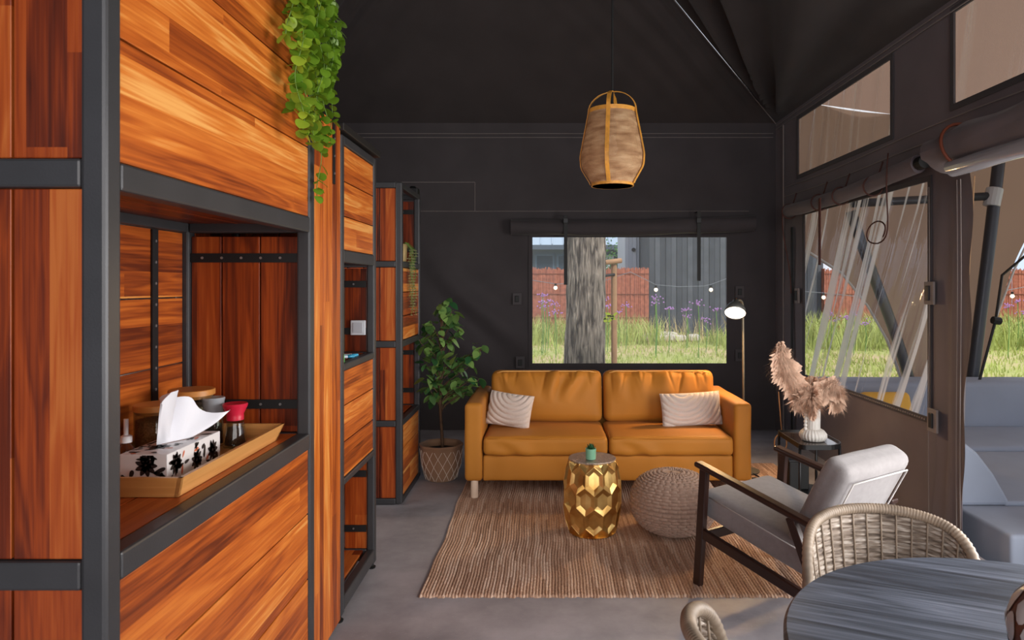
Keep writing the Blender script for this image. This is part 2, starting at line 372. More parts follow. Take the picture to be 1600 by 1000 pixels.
# roof
A = Vector((XR, YB, ZE)); B_ = Vector((XL, YB, ZE)); P = Vector((-.31, 4.63, 4.89)); Q = Vector((-.31, -3, 4.89))
def roof_pt(a, b_, c, d, u, v):
    lo = a.lerp(b_, u); hi = d.lerp(c, u); return lo.lerp(hi, v)
def folds(p, corner, nrm, k=26, amp=.03, reach=1.9):
    q = p-corner; rr = q.length
    if rr < 1e-4: return p
    return q, rr
mb = MB()
nb = (B_-A).cross(P-A).normalized()
if nb.z < 0: nb = -nb
def back_roof(u, v):
    p = roof_pt(A, B_, P, P, u, v)
    d = .02*fz(p, .7)
    for cr_ in (A, B_):
        q = p-cr_; rr = q.length
        if rr > 1e-4:
            ang = math.atan2(q.x, q.z*1.2+abs(q.y))
            hip = (P-cr_).normalized(); off = (q-hip*q.dot(hip)).length
            d += .05*math.sin(off*34+2*fz(p, 1.1))*math.exp(-off/.28)*min(1, rr/.5)*min(1, off/.08)
    e = min(v*1.0/.05, 1)
    return p-nb*d*e*min(1, 1) if v > 0 else p
mb.grid(back_roof, 90, 60)
nr = Vector((1.72, 0, 2.69)).normalized()
A2 = Vector((XR, -3, ZE))
def right_roof(u, v):
    # u along the eave measured from the corner (fans out from A)
    lo = A.lerp(A2, u); hi = P.lerp(Q, u); p = lo.lerp(hi, v)
    q = p-A; along = -q.y; upv = math.hypot(q.x, q.z); ang = math.atan2(upv, max(1e-6, along))
    rr = q.length
    d = .09*math.sin(ang*26+1.2*math.sin(ang*9)+.8*fz(p, .8))*min(1, rr/.4)*math.exp(-max(0, rr-2.6)/1.6)
    d *= min(1, (ang)/.25)*min(1, v*14)*min(1, u*40)
    return p-nr*d
mb.grid(right_roof, 200, 60)
nl = Vector((-1.72, 0, 2.69)).normalized(); B2 = Vector((XL, -3, ZE))
mb.grid(lambda u, v: B_.lerp(B2, u).lerp(P.lerp(Q, u), v), 40, 20)
ceil = struct(mb.build('ceiling', tent_roof, smooth=True))
# seams on the roof hip and walls
def seam(parent, pts, wd=.007, mat=stitch, name='seam'):
    mb = MB()
    for a, b__ in zip(pts[:-1], pts[1:]): mb.beam(a, b__, wd, wd)
    return mb.build(name, mat, parent)
seam(ceil, [A.lerp(P, .0)-Vector((0, .01, .015)), A.lerp(P, .95)-Vector((0, .02, .03))], .006)
for z in (3.06, 3.02):
    o = seam(wb, [(x, YB-.012-.018*0+wave_back(x, z), z) for x in [XL+.1+i*.3 for i in range(18)]+[XR-.03]], .005)
seam(wb, [(x, YB-.006+wave_back(x, 2.26), 2.26) for x in [-1.9+i*.2 for i in range(21)]], .004)
seam(wb, [(x, YB-.006+wave_back(x, 2.56), 2.56) for x in [-1.9+i*.2 for i in range(6)]+[-.727]]+[(-.727, YB-.006+wave_back(-.727, z), z) for z in (2.48, 2.4, 2.32, 2.26)], .005)
for z in (3.13, 3.09): seam(wr_, [(XR-.016, y, z) for y in (1.5, 7.0)], .006)
for z in (2.46, 2.37): seam(wr_, [(XR-.016, y, z+.012*math.sin(y*1.9)) for y in [1.5+i*.25 for i in range(22)]], .006)
for y, d in ((3.87, .0), (3.905, .0), (4.19, 0)): seam(wr_, [(XR-.026, y+.006*math.sin(z*3), z) for z in [.02+i*.16 for i in range(14)]], .004)
bar('webbing_strap', XR-.03, XR-.018, 6.5, 6.535, .1, 2.05, strapm, wr_, 0)
bar('corner_seam', XR-.02, XR-.008, 6.78, 6.795, .05, 3.1, stitch, wr_, 0)
# window edging bands
def frame_back():
    mb = MB(); x0, x1, z0, z1 = BW; y0, y1 = YB-.012, YB-.003; t_ = .04
    mb.box(x0-t_, x0, y0, y1, z0-t_, z1+t_).box(x1, x1+t_, y0, y1, z0-t_, z1+t_).box(x0, x1, y0, y1, z0-t_, z0).box(x0, x1, y0, y1, z1, z1+t_)
    return mb.build('window_frame', tent, wb)
frame_back()
def frame_right(h, t_=.035):
    mb = MB(); y0, y1, z0, z1 = h; x0, x1 = XR-.012, XR-.003
    mb.box(x0, x1, y0-t_, y0, z0-t_, z1+t_).box(x0, x1, y1, y1+t_, z0-t_, z1+t_).box(x0, x1, y0, y1, z0-t_, z0).box(x0, x1, y0, y1, z1, z1+t_)
    return mb.build('window_frame', tent, wr_)
for h in (W2, W3, W4): frame_right(h)
# stitched zip along the lower edge of the side window
mb = MB()
for i in range(70):
    y = 4.25+i*.0285; mb.box(XR-.017, XR-.012, y, y+.014, W2[2]-.022, W2[2]-.012)
o = mb.build('zip_teeth', stitch, wr_); o['kind'] = 'stuff'
# clear vinyl
def vinyl(name, rgb, haze, streak=None, rough=.06, base_gloss=.06):
    m, n, l, b = new_mat(name); out = n['Material Output']; n.remove(b)
    tp = n.new('ShaderNodeBsdfTransparent'); tp.inputs[0].default_value = (*rgb, 1)
    gl = n.new('ShaderNodeBsdfGlossy'); gl.inputs['Roughness'].default_value = rough; gl.inputs[0].default_value = (.9, .92, .95, 1)
    df = n.new('ShaderNodeBsdfDiffuse'); df.inputs[0].default_value = (.85, .87, .9, 1)
    tl = n.new('ShaderNodeBsdfTranslucent'); tl.inputs[0].default_value = (.85, .87, .9, 1)
    hz = n.new('ShaderNodeMixShader'); hz.inputs[0].default_value = .6; l.new(df.outputs[0], hz.inputs[1]); l.new(tl.outputs[0], hz.inputs[2])
    m1 = n.new('ShaderNodeMixShader'); l.new(tp.outputs[0], m1.inputs[1]); l.new(hz.outputs[0], m1.inputs[2])
    m2 = n.new('ShaderNodeMixShader'); lw = n.new('ShaderNodeLayerWeight'); lw.inputs[0].default_value = .5
    l.new(mathn(n, l, 'ADD', mathn(n, l, 'MULTIPLY', mathn(n, l, 'POWER', lw.outputs['Facing'], 5.0), .5), base_gloss*.5), m2.inputs[0]); l.new(m1.outputs[0], m2.inputs[1]); l.new(gl.outputs[0], m2.inputs[2]); l.new(m2.outputs[0], out.inputs[0])
    if streak is None: m1.inputs[0].default_value = haze
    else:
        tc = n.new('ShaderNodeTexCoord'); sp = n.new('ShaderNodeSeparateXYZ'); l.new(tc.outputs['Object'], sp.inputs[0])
        # creases run down and away; pale colour along them paints in the reflected streaks
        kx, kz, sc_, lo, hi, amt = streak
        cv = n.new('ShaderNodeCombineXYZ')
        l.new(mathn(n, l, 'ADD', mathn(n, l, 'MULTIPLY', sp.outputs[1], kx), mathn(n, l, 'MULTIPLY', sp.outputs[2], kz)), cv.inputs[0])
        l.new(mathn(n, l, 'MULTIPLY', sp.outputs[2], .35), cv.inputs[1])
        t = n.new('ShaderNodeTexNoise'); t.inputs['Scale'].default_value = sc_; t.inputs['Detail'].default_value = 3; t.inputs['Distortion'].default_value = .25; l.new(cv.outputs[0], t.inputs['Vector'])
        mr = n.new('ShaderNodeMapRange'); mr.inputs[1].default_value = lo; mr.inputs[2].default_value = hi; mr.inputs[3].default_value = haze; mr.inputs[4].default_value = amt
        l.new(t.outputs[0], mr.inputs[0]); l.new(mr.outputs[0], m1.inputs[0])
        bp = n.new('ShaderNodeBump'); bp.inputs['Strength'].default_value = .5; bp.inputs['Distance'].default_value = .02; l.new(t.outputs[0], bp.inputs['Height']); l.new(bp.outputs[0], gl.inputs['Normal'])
    return m
v_back = vinyl('clear_vinyl', (.93, .94, .97), .09, rough=.35, base_gloss=.0)
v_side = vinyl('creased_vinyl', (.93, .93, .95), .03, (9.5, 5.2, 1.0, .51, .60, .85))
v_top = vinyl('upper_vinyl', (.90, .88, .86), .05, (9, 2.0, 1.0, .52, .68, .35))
struct(MB().grid(lambda u, v: (BW[0]-.01+u*2.022, YB+.004+.006*fz((u*3, v*3, 0), 1), BW[2]-.01+v*1.32), 30, 20).build('window_1', v_back, smooth=True))
def crease(y, z, k1, k2): return .007*(1+math.sin((y*k1+z*k2)*2+2.2*fz((y, z, 0), 1.4)))
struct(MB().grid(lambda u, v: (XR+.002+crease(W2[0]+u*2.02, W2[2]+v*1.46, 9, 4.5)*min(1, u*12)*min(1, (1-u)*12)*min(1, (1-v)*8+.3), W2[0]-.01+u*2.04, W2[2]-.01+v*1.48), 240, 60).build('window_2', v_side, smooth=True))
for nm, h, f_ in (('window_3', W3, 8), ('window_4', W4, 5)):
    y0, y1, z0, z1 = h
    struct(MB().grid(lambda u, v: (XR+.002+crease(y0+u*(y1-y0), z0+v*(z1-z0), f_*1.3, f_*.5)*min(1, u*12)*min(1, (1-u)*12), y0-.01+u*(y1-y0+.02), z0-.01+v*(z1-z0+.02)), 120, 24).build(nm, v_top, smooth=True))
# velcro and buckle tabs
patchm = fabric('patch_web', (78, 74, 76))
def tab(parent, p, wall):
    mb = MB(); k = MB(); p = Vector(p)
    if wall == 'b': mb.box(p.x-.045, p.x+.045, YB-.024, YB-.012, p.z-.06, p.z+.06); k.box(p.x-.02, p.x+.02, YB-.036, YB-.024, p.z-.032, p.z+.032)
    else: mb.box(XR-.04, XR-.026, p.y-.05, p.y+.05, p.z-.07, p.z+.07); k.box(XR-.052, XR-.04, p.y-.018, p.y+.018, p.z-.045, p.z+.045)
    o = mb.build('fastener_patch', stitch if wall == 'r' else patchm, parent, bevel=.003)
    k.build('buckle', blackp, o, bevel=.004)
for x, y in ((808, 467), (813, 566), (1155, 456), (1155, 555)): tab(wb, at(x, y, YB), 'b')
for x, y in ((1251, 462), (1461, 458), (1466, 657)):
    Y = XR*F/(x-852); tab(wr_, (XR, Y, 1.5-(y-445)*Y/F), 'r')
# rolled-up blind above the back window
def roll(name, label, p0, p1, r, mat, parent=None, sag=.02, flat=1.0, n=60, wr2=.12):
    p0 = Vector(p0); p1 = Vector(p1); mb = MB(); ax = (p1-p0).normalized(); up = Vector((0, 0, 1)); sd = ax.cross(up)
    def fn(u, v):
        c = p0.lerp(p1, u)-Vector((0, 0, sag*math.sin(u*math.pi))); a = v*2*math.pi
        rr = r*(1+wr2*fz((u*6, math.cos(a)*1.2, math.sin(a)*1.2), 1.4)+.05*math.sin(a*3+u*14))
        return c+sd*math.cos(a)*rr*flat+up*math.sin(a)*rr
    mb.grid(fn, n, 20)
    for u in (0, 1):
        c = p0.lerp(p1, u); k = len(mb.v); mb.v.append(tuple(c))
        ring = [tuple(fn(u, j/20)) for j in range(20)]; mb.v += ring
        for j in range(20):
            f_ = (k, k+1+j, k+1+(j+1) % 20); mb.f.append(f_ if u else tuple(reversed(f_)))
    return mb
bb = thing('rolled_window_blind', 'dark fabric blind rolled up above the back window, held by two black straps', 'blind', (.9, 6.96, 2.05))
roll('', '', (-.35, 6.945, 2.09), (2.13, 6.945, 2.13), .078, tent, sag=.03, flat=.8).build('blind_roll', tent, bb, smooth=True)
for x, z0, z1 in ((.205, 1.5, 2.2), (1.545, 1.54, 2.24)):
    s_ = MB().box(x-.018, x+.018, 6.862, 6.866, z0, z1).box(x-.018, x+.018, 6.866, 7.0, z1-.004, z1).build('strap', blackp, bb)
    MB().box(x-.024, x+.024, 6.853, 6.861, 2.12, 2.17).build('buckle', blackm, s_, bevel=.003)
sb = thing('rolled_window_flap', 'dark fabric flap rolled above the creased side window, tied with thin cords', 'blind', (2.28, 5.4, 2.2))
roll('', '', (2.30, 4.2, 2.245), (2.29, 6.45, 2.20), .055, tent_lit_side, sag=.03, n=90).build('flap_roll', tent_lit_side, sb, smooth=True)
MB().tube([(2.30, 4.2, 2.245), (2.30, 4.13, 2.247)], .042, 16).build('pole_end', blackp, sb, smooth=False, bevel=.006)
cordm = simple('brown_cord', (70, 34, 26), .7)
def cord(parent, pts, r=.005, mat=cordm, name='tie_cord'): return MB().tube(pts, r, 6).build(name, mat, parent, smooth=True)
def bez(p0, p1, p2, p3, n=14):
    p0, p1, p2, p3 = map(Vector, (p0, p1, p2, p3))
    return [p0*(1-t)**3+p1*3*t*(1-t)**2+p2*3*t*t*(1-t)+p3*t**3 for t in [i/n for i in range(n+1)]]
for yy, ln in ((6.42, .75), (5.72, .1), (5.3, .06), (4.78, .1)):
    ring = [(2.295+.068*math.cos(a), yy, 2.19+.068*math.sin(a)) for a in [k*math.pi/8 for k in range(17)]]
    cord(sb, ring, .006)
    cord(sb, [(2.33, yy, 2.26), (2.355, yy-.02, 2.36)], .006)
    if ln > .3: cord(sb, bez((2.23, yy, 2.18), (2.22, yy, 1.9), (2.3, yy, 1.8), (2.32, yy+.02, 1.42)), .006)
bar('tie_strap', 2.215, 2.222, 5.5, 5.54, 1.66, 2.2, simple('brown_strap', (84, 40, 34), .7), sb, 0)
loop = bez((2.24, 4.46, 2.36), (2.22, 4.5, 2.0), (2.24, 4.35, 1.80), (2.25, 4.62, 1.78))+bez((2.25, 4.62, 1.78), (2.25, 4.86, 1.78), (2.25, 4.8, 1.93), (2.25, 4.62, 1.93))+bez((2.25, 4.62, 1.93), (2.25, 4.5, 1.92), (2.25, 4.5, 1.86), (2.25, 4.55, 1.82))
cord(sb, loop, .005)
db = thing('rolled_door_flap', 'thick dark roll of tent door fabric tied up over the open doorway', 'blind', (2.33, 3.0, 2.25))
roll('', '', (2.235, 3.86, 2.245), (2.235, 1.6, 2.24), .105, tent_lit_side, sag=.0, wr2=.25).build('door_roll', tent_lit_side, db, smooth=True)
clearroll = simple('rolled_vinyl', (150, 150, 156), .15, .0, coat=.6)
roll('', '', (2.16, 3.62, 2.12), (2.16, 1.6, 2.12), .045, clearroll, sag=0, wr2=.1).build('vinyl_roll', clearroll, db, smooth=True)
strapb = simple('leather_tie', (112, 54, 34), .6)
cord(db, [(2.225+.125*math.cos(a), 3.62+.05*math.sin(a), 2.235+.13*math.sin(a)) for a in [k*math.pi/12 for k in range(25)]], .009, strapb, 'tie_strap')
# ------------------------------------------------------------------ steel and teak storage racks
def strap_bar(parent, a, b_, step=.075):
    """flat black bar with rivets; a,b opposite corners"""
    x0, y0, z0 = a; x1, y1, z1 = b_
    o = bar('strap_bar', x0, x1, y0, y1, z0, z1, strapm, parent, .0)
    mb = MB(); d = (x1-x0, y1-y0, z1-z0); k = d.index(max(d)); th = d.index(min(d)); N = int(d[k]/step)
    for i in range(N):
        c = [(x0+x1)/2, (y0+y1)/2, (z0+z1)/2]; c[k] = a[k]+step*(i+.6)
        c[th] = (a[th] if th == 1 else b_[th])
        c = Vector(c); sgn = -1 if th == 1 else 1; nn = Vector([0, 0, 0]); nn[th] = sgn*.003
        mb.tube([c-nn, c+nn], .005, 8)
    q = mb.build('rivets', rivetm, o); q['kind'] = 'stuff'
    return o
def rack(label, x0, x1, y0, y1, rails, pt, bays, shelves, frontp, gap=.005, endw=.148, cap=False, backp=None, straps=True):
    """x1 is the face towards the room; rails = list of (z0,z1); bays = indexes filled in front; frontp = dict bay -> list of plank joint heights"""
    t = thing('storage_rack', label, 'rack', ((x0+x1)/2, (y0+y1)/2, 0))
    zt = rails[-1][1]
    for px in ((x0, x0+pt), (x1-pt, x1)):
        for py in ((y0, y0+pt), (y1-pt, y1)):
            bar('post', px[0], px[1], py[0], py[1], .03 if rails[0][0] > .02 else .01, zt, steel, t, .008)
            MB().lathe([(.02, 0), (.022, .008), (.012, .012), (.012, .035)], ((px[0]+px[1])/2, (py[0]+py[1])/2, 0), 12).build('foot', blackp, t) if rails[0][0] > .02 else None
    for (a, b_) in rails:
        for px in ((x0, x0+pt), (x1-pt, x1)): bar('rail', px[0]+.001, px[1]-.001, y0+pt, y1-pt, a, b_, steel, t, .006)
        for py in ((y0, y0+pt), (y1-pt, y1)): bar('rail', x0+pt, x1-pt, py[0]+.001, py[1]-.001, a, b_, steel, t, .006)
    th = .02
    for k in range(len(rails)-1):
        za, zb = rails[k][1]+.002, rails[k+1][0]-.002
        # room-side planks
        if k in bays:
            js = frontp[k]
            for a, b_ in zip(js[:-1], js[1:]): bar('plank', x1-.008-th, x1-.008, y0+pt+.002, y1-pt-.002, a+gap/2, b_-gap/2, teak['y'], t, .002)
        # end panels of upright planks
        for side, (ya, yb) in (('n', (y0+.012, y0+.012+th)), ('f', (y1-.012-th, y1-.012))):
            x = x1-pt-.002
            zb2 = zb-.012 if side == 'f' else zb
            while x > x0+pt+.02:
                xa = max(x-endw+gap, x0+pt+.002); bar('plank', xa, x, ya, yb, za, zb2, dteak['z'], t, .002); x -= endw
            if side == 'f' and k not in bays and straps:
                strap_bar(t, (x0+pt+.002, ya-.008, za+.09), (x1-pt-.002, ya-.002, za+.125)); strap_bar(t, (x0+pt+.002, ya-.008, zb-.112), (x1-pt-.002, ya-.002, zb-.077))
        # back planks
        js = (backp or {}).get(k)
        if js is None:
            N = max(1, round((zb-za)/.25)); js = [za+(zb-za)*i/N for i in range(N+1)]
        for a, b_ in zip(js[:-1], js[1:]): bar('plank', x0+.012, x0+.012+th, y0+pt+.002, y1-pt-.002, a+gap/2, b_-gap/2, teak['y'], t, .002)
        if k not in bays and straps:
            N = 2 if (y1-y0) > 1 else 1
            for i in range(N):
                yc = y0+(y1-y0)*(i+1)/(N+1) if N == 1 else (y0+.24, y1-.25)[i]
                strap_bar(t, (x0+.034, yc-.018, za+.002), (x0+.04, yc+.018, zb-.002))
    for k in shelves:
        z = rails[k][1]-.004; x = x0+pt*.4+.03
        N = 4; wd = (x1-.06-(x0+.035))/N
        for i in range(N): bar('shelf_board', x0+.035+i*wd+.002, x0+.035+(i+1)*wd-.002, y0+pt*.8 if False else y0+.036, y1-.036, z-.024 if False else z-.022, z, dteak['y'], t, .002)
    return t
RA = [(.06, .12), (.871, .931), (1.70, 1.76), (2.62, 2.68)]
rackA = rack('tall black steel rack with teak boards in front, tissue box tray on its open shelf', -1.42, -.9, 1.398, 2.667, RA, .053, (0, 2), (0, 2, 3),
     {0: [.12, .374, .624, .871], 2: [1.76, 2.026, 2.279, 2.54, 2.62]}, backp={1: [.955, 1.203, 1.452, 1.70]})
# shelf of the open bay, set just below the rail's top edge
for i in range(3): bar('shelf_board', -1.385+i*.144+.002, -1.385+(i+1)*.144-.002, 1.44, 2.62, .909, .929, dteak['y'], rackA, .002)
RB = [(.04, .105), (.60, .63), (1.112, 1.146), (1.60, 1.657), (2.128, 2.17)]
rackB = rack('narrower black steel rack with teak boards, two open bays and a dark top board', -1.40, -.9, 3.02, 3.64, RB, .042, (1, 3), (0, 1, 2, 3),
     {1: [.63, .79, .954, 1.112], 3: [1.657, 1.81, 1.967, 2.128]}, endw=.12)
bar('top_board', -1.42, -.885, 3.0, 3.67, 2.18, 2.215, simple('black_board', (30, 28, 28), .5), rackB, .004)
RC = [(.005, .045), (.533, .574), (1.072, 1.117), (1.62, 1.662), (2.16, 2.2)]
rackC = rack('far black steel rack with teak boards beside the potted ficus', -1.42, -.974, 4.64, 5.33, RC, .044, (0, 2), (0, 1, 2, 3),
     {0: [.047, .21, .37, .531], 2: [1.119, 1.285, 1.45, 1.618]}, endw=.11)
# upright board panel between the first two racks
pn = thing('board_partition', 'narrow partition of upright teak boards between the two nearer racks', 'partition', (-.93, 2.84, 0))
ys_ = [2.672, 2.79, 2.905, 3.015]
for i in range(3): bar('plank', -.935, -.905, ys_[i]+.001, ys_[i+1]-.001, .02, 2.2, teak['z'], pn, .002)
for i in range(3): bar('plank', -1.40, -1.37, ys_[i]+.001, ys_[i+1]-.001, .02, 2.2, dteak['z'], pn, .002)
strap_bar(pn, (-.904, 2.90, 1.93), (-.899, 2.925, 2.2))
# wall switch inside second rack, craft things on its shelf
sw = thing('wall_socket', 'square pale grey wall switch on the far boards inside the second rack', 'switch', (-.985, 3.6, 1.275))
whitep = simple('pale_plastic', (196, 198, 205), .4)
MB().box(-1.025, -.947, 3.590, 3.607, 1.235, 1.313).build('switch_plate', whitep, sw, bevel=.004)
MB().box(-1.012, -.960, 3.586, 3.590, 1.248, 1.300).build('switch_rocker', simple('switch_grey', (176, 178, 186), .4), sw, bevel=.002)
def small_box(name, label, cat, c, s_, rgb, rz=0, group=None):
    t = thing(name, label, cat, c, group); mt = Matrix.Translation(c) @ Matrix.Rotation(rz, 4, 'Z')
    MB().box(-s_[0]/2, s_[0]/2, -s_[1]/2, s_[1]/2, 0, s_[2], mt).build('body', simple(name+'_m', rgb, .35), t, bevel=.003)
    return t, mt
zS = 1.1425
t, mt = small_box('marker_pack', 'bright green packet of felt pens on the second rack shelf', 'pens', (-.985, 3.17, zS), (.10, .10, .035), (60, 200, 60), .3)
MB().box(-.03, .03, -.02, .02, .035, .0365, mt).build('packet_label', simple('yellow_print', (220, 220, 40), .5), t)
for i, (dx, dy, rgb, lb) in enumerate(((-.0, .12, (210, 220, 240), 'white felt pen lying beside the green packet on the rack shelf'), (.0, .155, (60, 150, 150), 'teal felt pen on the rack shelf, second beyond the green packet'), (-.0, .19, (220, 225, 235), 'far white felt pen near the corner post of the rack shelf'))):
    c = Vector((-.985+dx, 3.17+dy, zS)); t = thing('felt_pen', lb, 'pen', c)
    a = c+Vector((-.06, -.03, .008)); e = c+Vector((.05, .05, .008))
    MB().tube([a, a.lerp(e, .75)], .0075, 10).build('barrel', simple('pen%d' % i, rgb, .3), t, smooth=True)
    MB().tube([a.lerp(e, .76), e], [.008, .0065], 10).build('cap', simple('pencap%d' % i, (60, 160, 200), .3), t, smooth=True)
t = thing('notepad', 'pink and pale blue notepads stacked beside the green pen packet', 'notepad', (-1.0, 3.08, zS))
MB().box(-1.06, -.965, 3.062, 3.115, zS, zS+.02).build('lower_pad', simple('pad_blue', (170, 205, 235), .5), t, bevel=.002)
MB().box(-1.055, -.97, 3.064, 3.112, zS+.0205, zS+.033).build('upper_pad', simple('pad_pink', (215, 60, 150), .5), t, bevel=.002)
# small black clamp at the back wall corner of the far rack
t = thing('rack_top_clamp', 'small black box fixed on top of the far rack', 'rack_clamp', (-1.02, 5.29, 2.2))
MB().box(-1.07, -.98, 5.24, 5.33, 2.2, 2.245).build('body', blackp, t, bevel=.005); MB().lathe([(.0, 2.262), (.02, 2.262), (.028, 2.245)], (-1.025, 5.285, 0), 14).build('knob', blackm, t)
# ------------------------------------------------------------------ tray and what is on it
TZ = .9305
tr_ = thing('serving_tray', 'light wood tray with flared sides on the open rack shelf', 'tray', (-1.165, 2.15, TZ))
tx0, tx1, ty0, ty1 = -1.34, -.985, 1.83, 2.50; fl = .022; hh = .058; tw = .011
bar('base', tx0+.005, tx1-.005, ty0+.005, ty1-.005, TZ, TZ+.01, light_wood, tr_, .001)
def side_panel(a, b_, out, mat):
    a = Vector(a); b_ = Vector(b_); out = Vector(out); mb = MB(); d = (b_-a).normalized()
    o0, o1 = a, b_; T0 = a+out*fl-d*fl+Vector((0, 0, hh)); T1 = b_+out*fl+d*fl+Vector((0, 0, hh))
    vs_ = [o0, o1, T1, T0]; vi = [v-out*tw for v in vs_]
    mb.add(vs_+vi, [(0, 1, 2, 3), (7, 6, 5, 4), (0, 4, 5, 1), (1, 5, 6, 2), (2, 6, 7, 3), (3, 7, 4, 0)])
    return mb.build('side', mat, tr_)
side_panel((tx1, ty0, TZ), (tx1, ty1, TZ), (1, 0, 0), light_wood); side_panel((tx0, ty0, TZ), (tx0, ty1, TZ), (-1, 0, 0), light_wood)
ash_x = wood('ash_wood_x', 'x', [(0, (160, 100, 48)), (.5, (200, 140, 78)), (1, (224, 174, 116))], strip=.2, seg=3, vary=.4, grain=.7)
side_panel((tx0, ty0, TZ), (tx1, ty0, TZ), (0, -1, 0), ash_x); side_panel((tx0, ty1, TZ), (tx1, ty1, TZ), (0, 1, 0), ash_x)
tz = TZ+.0105
tb = thing('tissue_box', 'white tissue box printed with black flowers and leaves, tissue pulled up', 'tissue box', (-1.125, 2.06, tz))
bx0, bx1, by0, by1, bz1 = -1.19, -1.055, 1.905, 2.215, tz+.085
card = simple('white_card', (226, 222, 222), .4)
MB().box(bx0, bx1, by0, by1, tz, bz1).build('carton', card, tb, bevel=.002)
# printed flowers and leaves: flat shapes on the faces
pr = MB(); pr2 = MB(); rnd = random.Random(3)
def leafpoly(c, ang, L_, W_, fr, target):
    pts = []
    for k in range(12):
        a = 2*math.pi*k/12; x = math.cos(a)*L_; y = math.sin(a)*W_*(1-.35*math.cos(a))
        xr = c[0]+x*math.cos(ang)-y*math.sin(ang); yr = c[1]+x*math.sin(ang)+y*math.cos(ang); pts.append(fr(xr, yr))
    if all(p is not None for p in pts): target.add(pts, [tuple(range(12))])
def face_print(w_, h_, fr, N, seed):
    rn = random.Random(seed)
    def cl(x, y): return fr(max(.002, min(w_-.002, x)), max(.002, min(h_-.002, y)))
    for i in range(max(1, int(w_/.085))):
        c = ((i+.5)*w_/max(1, int(w_/.085))+rn.uniform(-.01, .01), rn.uniform(.25, .65)*h_)
        for k in range(9): leafpoly((c[0]+.018*math.cos(k*.7), c[1]+.018*math.sin(k*.7)), k*.7, .014, .0075, cl, pr)
        leafpoly(c, 0, .011, .011, cl, pr)
    for i in range(N):
        c = (rn.uniform(.01, w_-.01), rn.uniform(.008, h_-.008)); leafpoly(c, rn.uniform(0, 6.28), rn.uniform(.010, .020), rn.uniform(.0038, .0065), cl, pr2 if rn.random() < .12 else pr)
face_print(.31, .085, lambda u, v: Vector((bx1+.0012, by0+u, tz+v)), 26, 1)
face_print(.135, .085, lambda u, v: Vector((bx0+u, by0-.0012, tz+v)), 12, 2)
face_print(.135, .31, lambda u, v: Vector((bx0+u, by0+v, bz1+.0012)), 30, 4)
pr.build('black_print', simple('black_ink', (30, 24, 26), .5), tb)['kind'] = 'stuff'
pr2.build('orange_print', simple('orange_ink', (206, 110, 76), .5), tb)['kind'] = 'stuff'
tissue_m = fabric('tissue_paper', (232, 232, 240), .9, .2, 300, .02)
def tiss(u, v):
    # slit at the box top, sheet rises and flops to both sides
    x = -1.12+(v-.5)*.05*(1-u)*1.0; s_ = u
    yy = 2.06+(v-.5)*(.10+.25*s_)+ .03*s_
    z = bz1+.002+s_*(.15-.14*max(0, (v-.42))**1.0*1.25)+.014*math.sin(v*17+u*3)*s_
    x += .05*s_*math.sin(v*7.5+.8)+.02*s_*math.sin(v*19+2)
    if v < .25: z += .03*s_*(1-(v/.25))*0
    return Vector((x+.02*s_, yy-.06*s_*(1 if v < .3 else .3), z))
MB().grid(tiss, 16, 40).build('tissue', tissue_m, tb, smooth=True)
glassm, n, l, b = new_mat('jar_glass'); out = n['Material Output']
tp = n.new('ShaderNodeBsdfTransparent'); tp.inputs[0].default_value = (.9, .92, .9, 1); gl = n.new('ShaderNodeBsdfGlossy'); gl.inputs['Roughness'].default_value = .05
fr = n.new('ShaderNodeLayerWeight'); fr.inputs[0].default_value = .5; mx = n.new('ShaderNodeMixShader'); l.new(mathn(n, l, 'ADD', mathn(n, l, 'MULTIPLY', mathn(n, l, 'POWER', fr.outputs['Facing'], 4.0), .6), .05), mx.inputs[0]); l.new(tp.outputs[0], mx.inputs[1]); l.new(gl.outputs[0], mx.inputs[2]); l.new(mx.outputs[0], out.inputs[0])
def storage_jar(label, x, y, r, h, fill_rgb):
    t = thing('storage_jar', label, 'jar', (x, y, tz))
    MB().lathe([(r*.9, tz), (r, tz+.008), (r, tz+h-.02), (r*.96, tz+h-.018), (r*.96, tz+.01), (0, tz+.008)], (x, y, 0), 40).build('glass', glassm, t, smooth=True)
    fm = simple('fill'+str(fill_rgb[0]), fill_rgb, .8, var=.5, vscale=190, bump=.8, bscale=200)
    MB().lathe([(0, tz+.011), (r*.93, tz+.012), (r*.93, tz+h*.70), (r*.5, tz+h*.72), (0, tz+h*.73)], (x, y, 0), 32).build('contents', fm, t, smooth=True)
    MB().lathe([(r*.94, tz+h-.03), (r*.94, tz+h-.02), (r*1.04, tz+h-.019), (r*1.04, tz+h-.002), (r*1.02, tz+h), (0, tz+h)], (x, y, 0), 40).build('lid', bamboo, t, angle=30)
storage_jar('large clear jar of grey-brown granules with bamboo lid, behind the grey-capped grinder', -1.235, 2.385, .072, .195, (190, 176, 148))
storage_jar('smaller jar with bamboo lid half hidden behind the pulled-up tissue', -1.266, 2.225, .066, .172, (150, 112, 72))
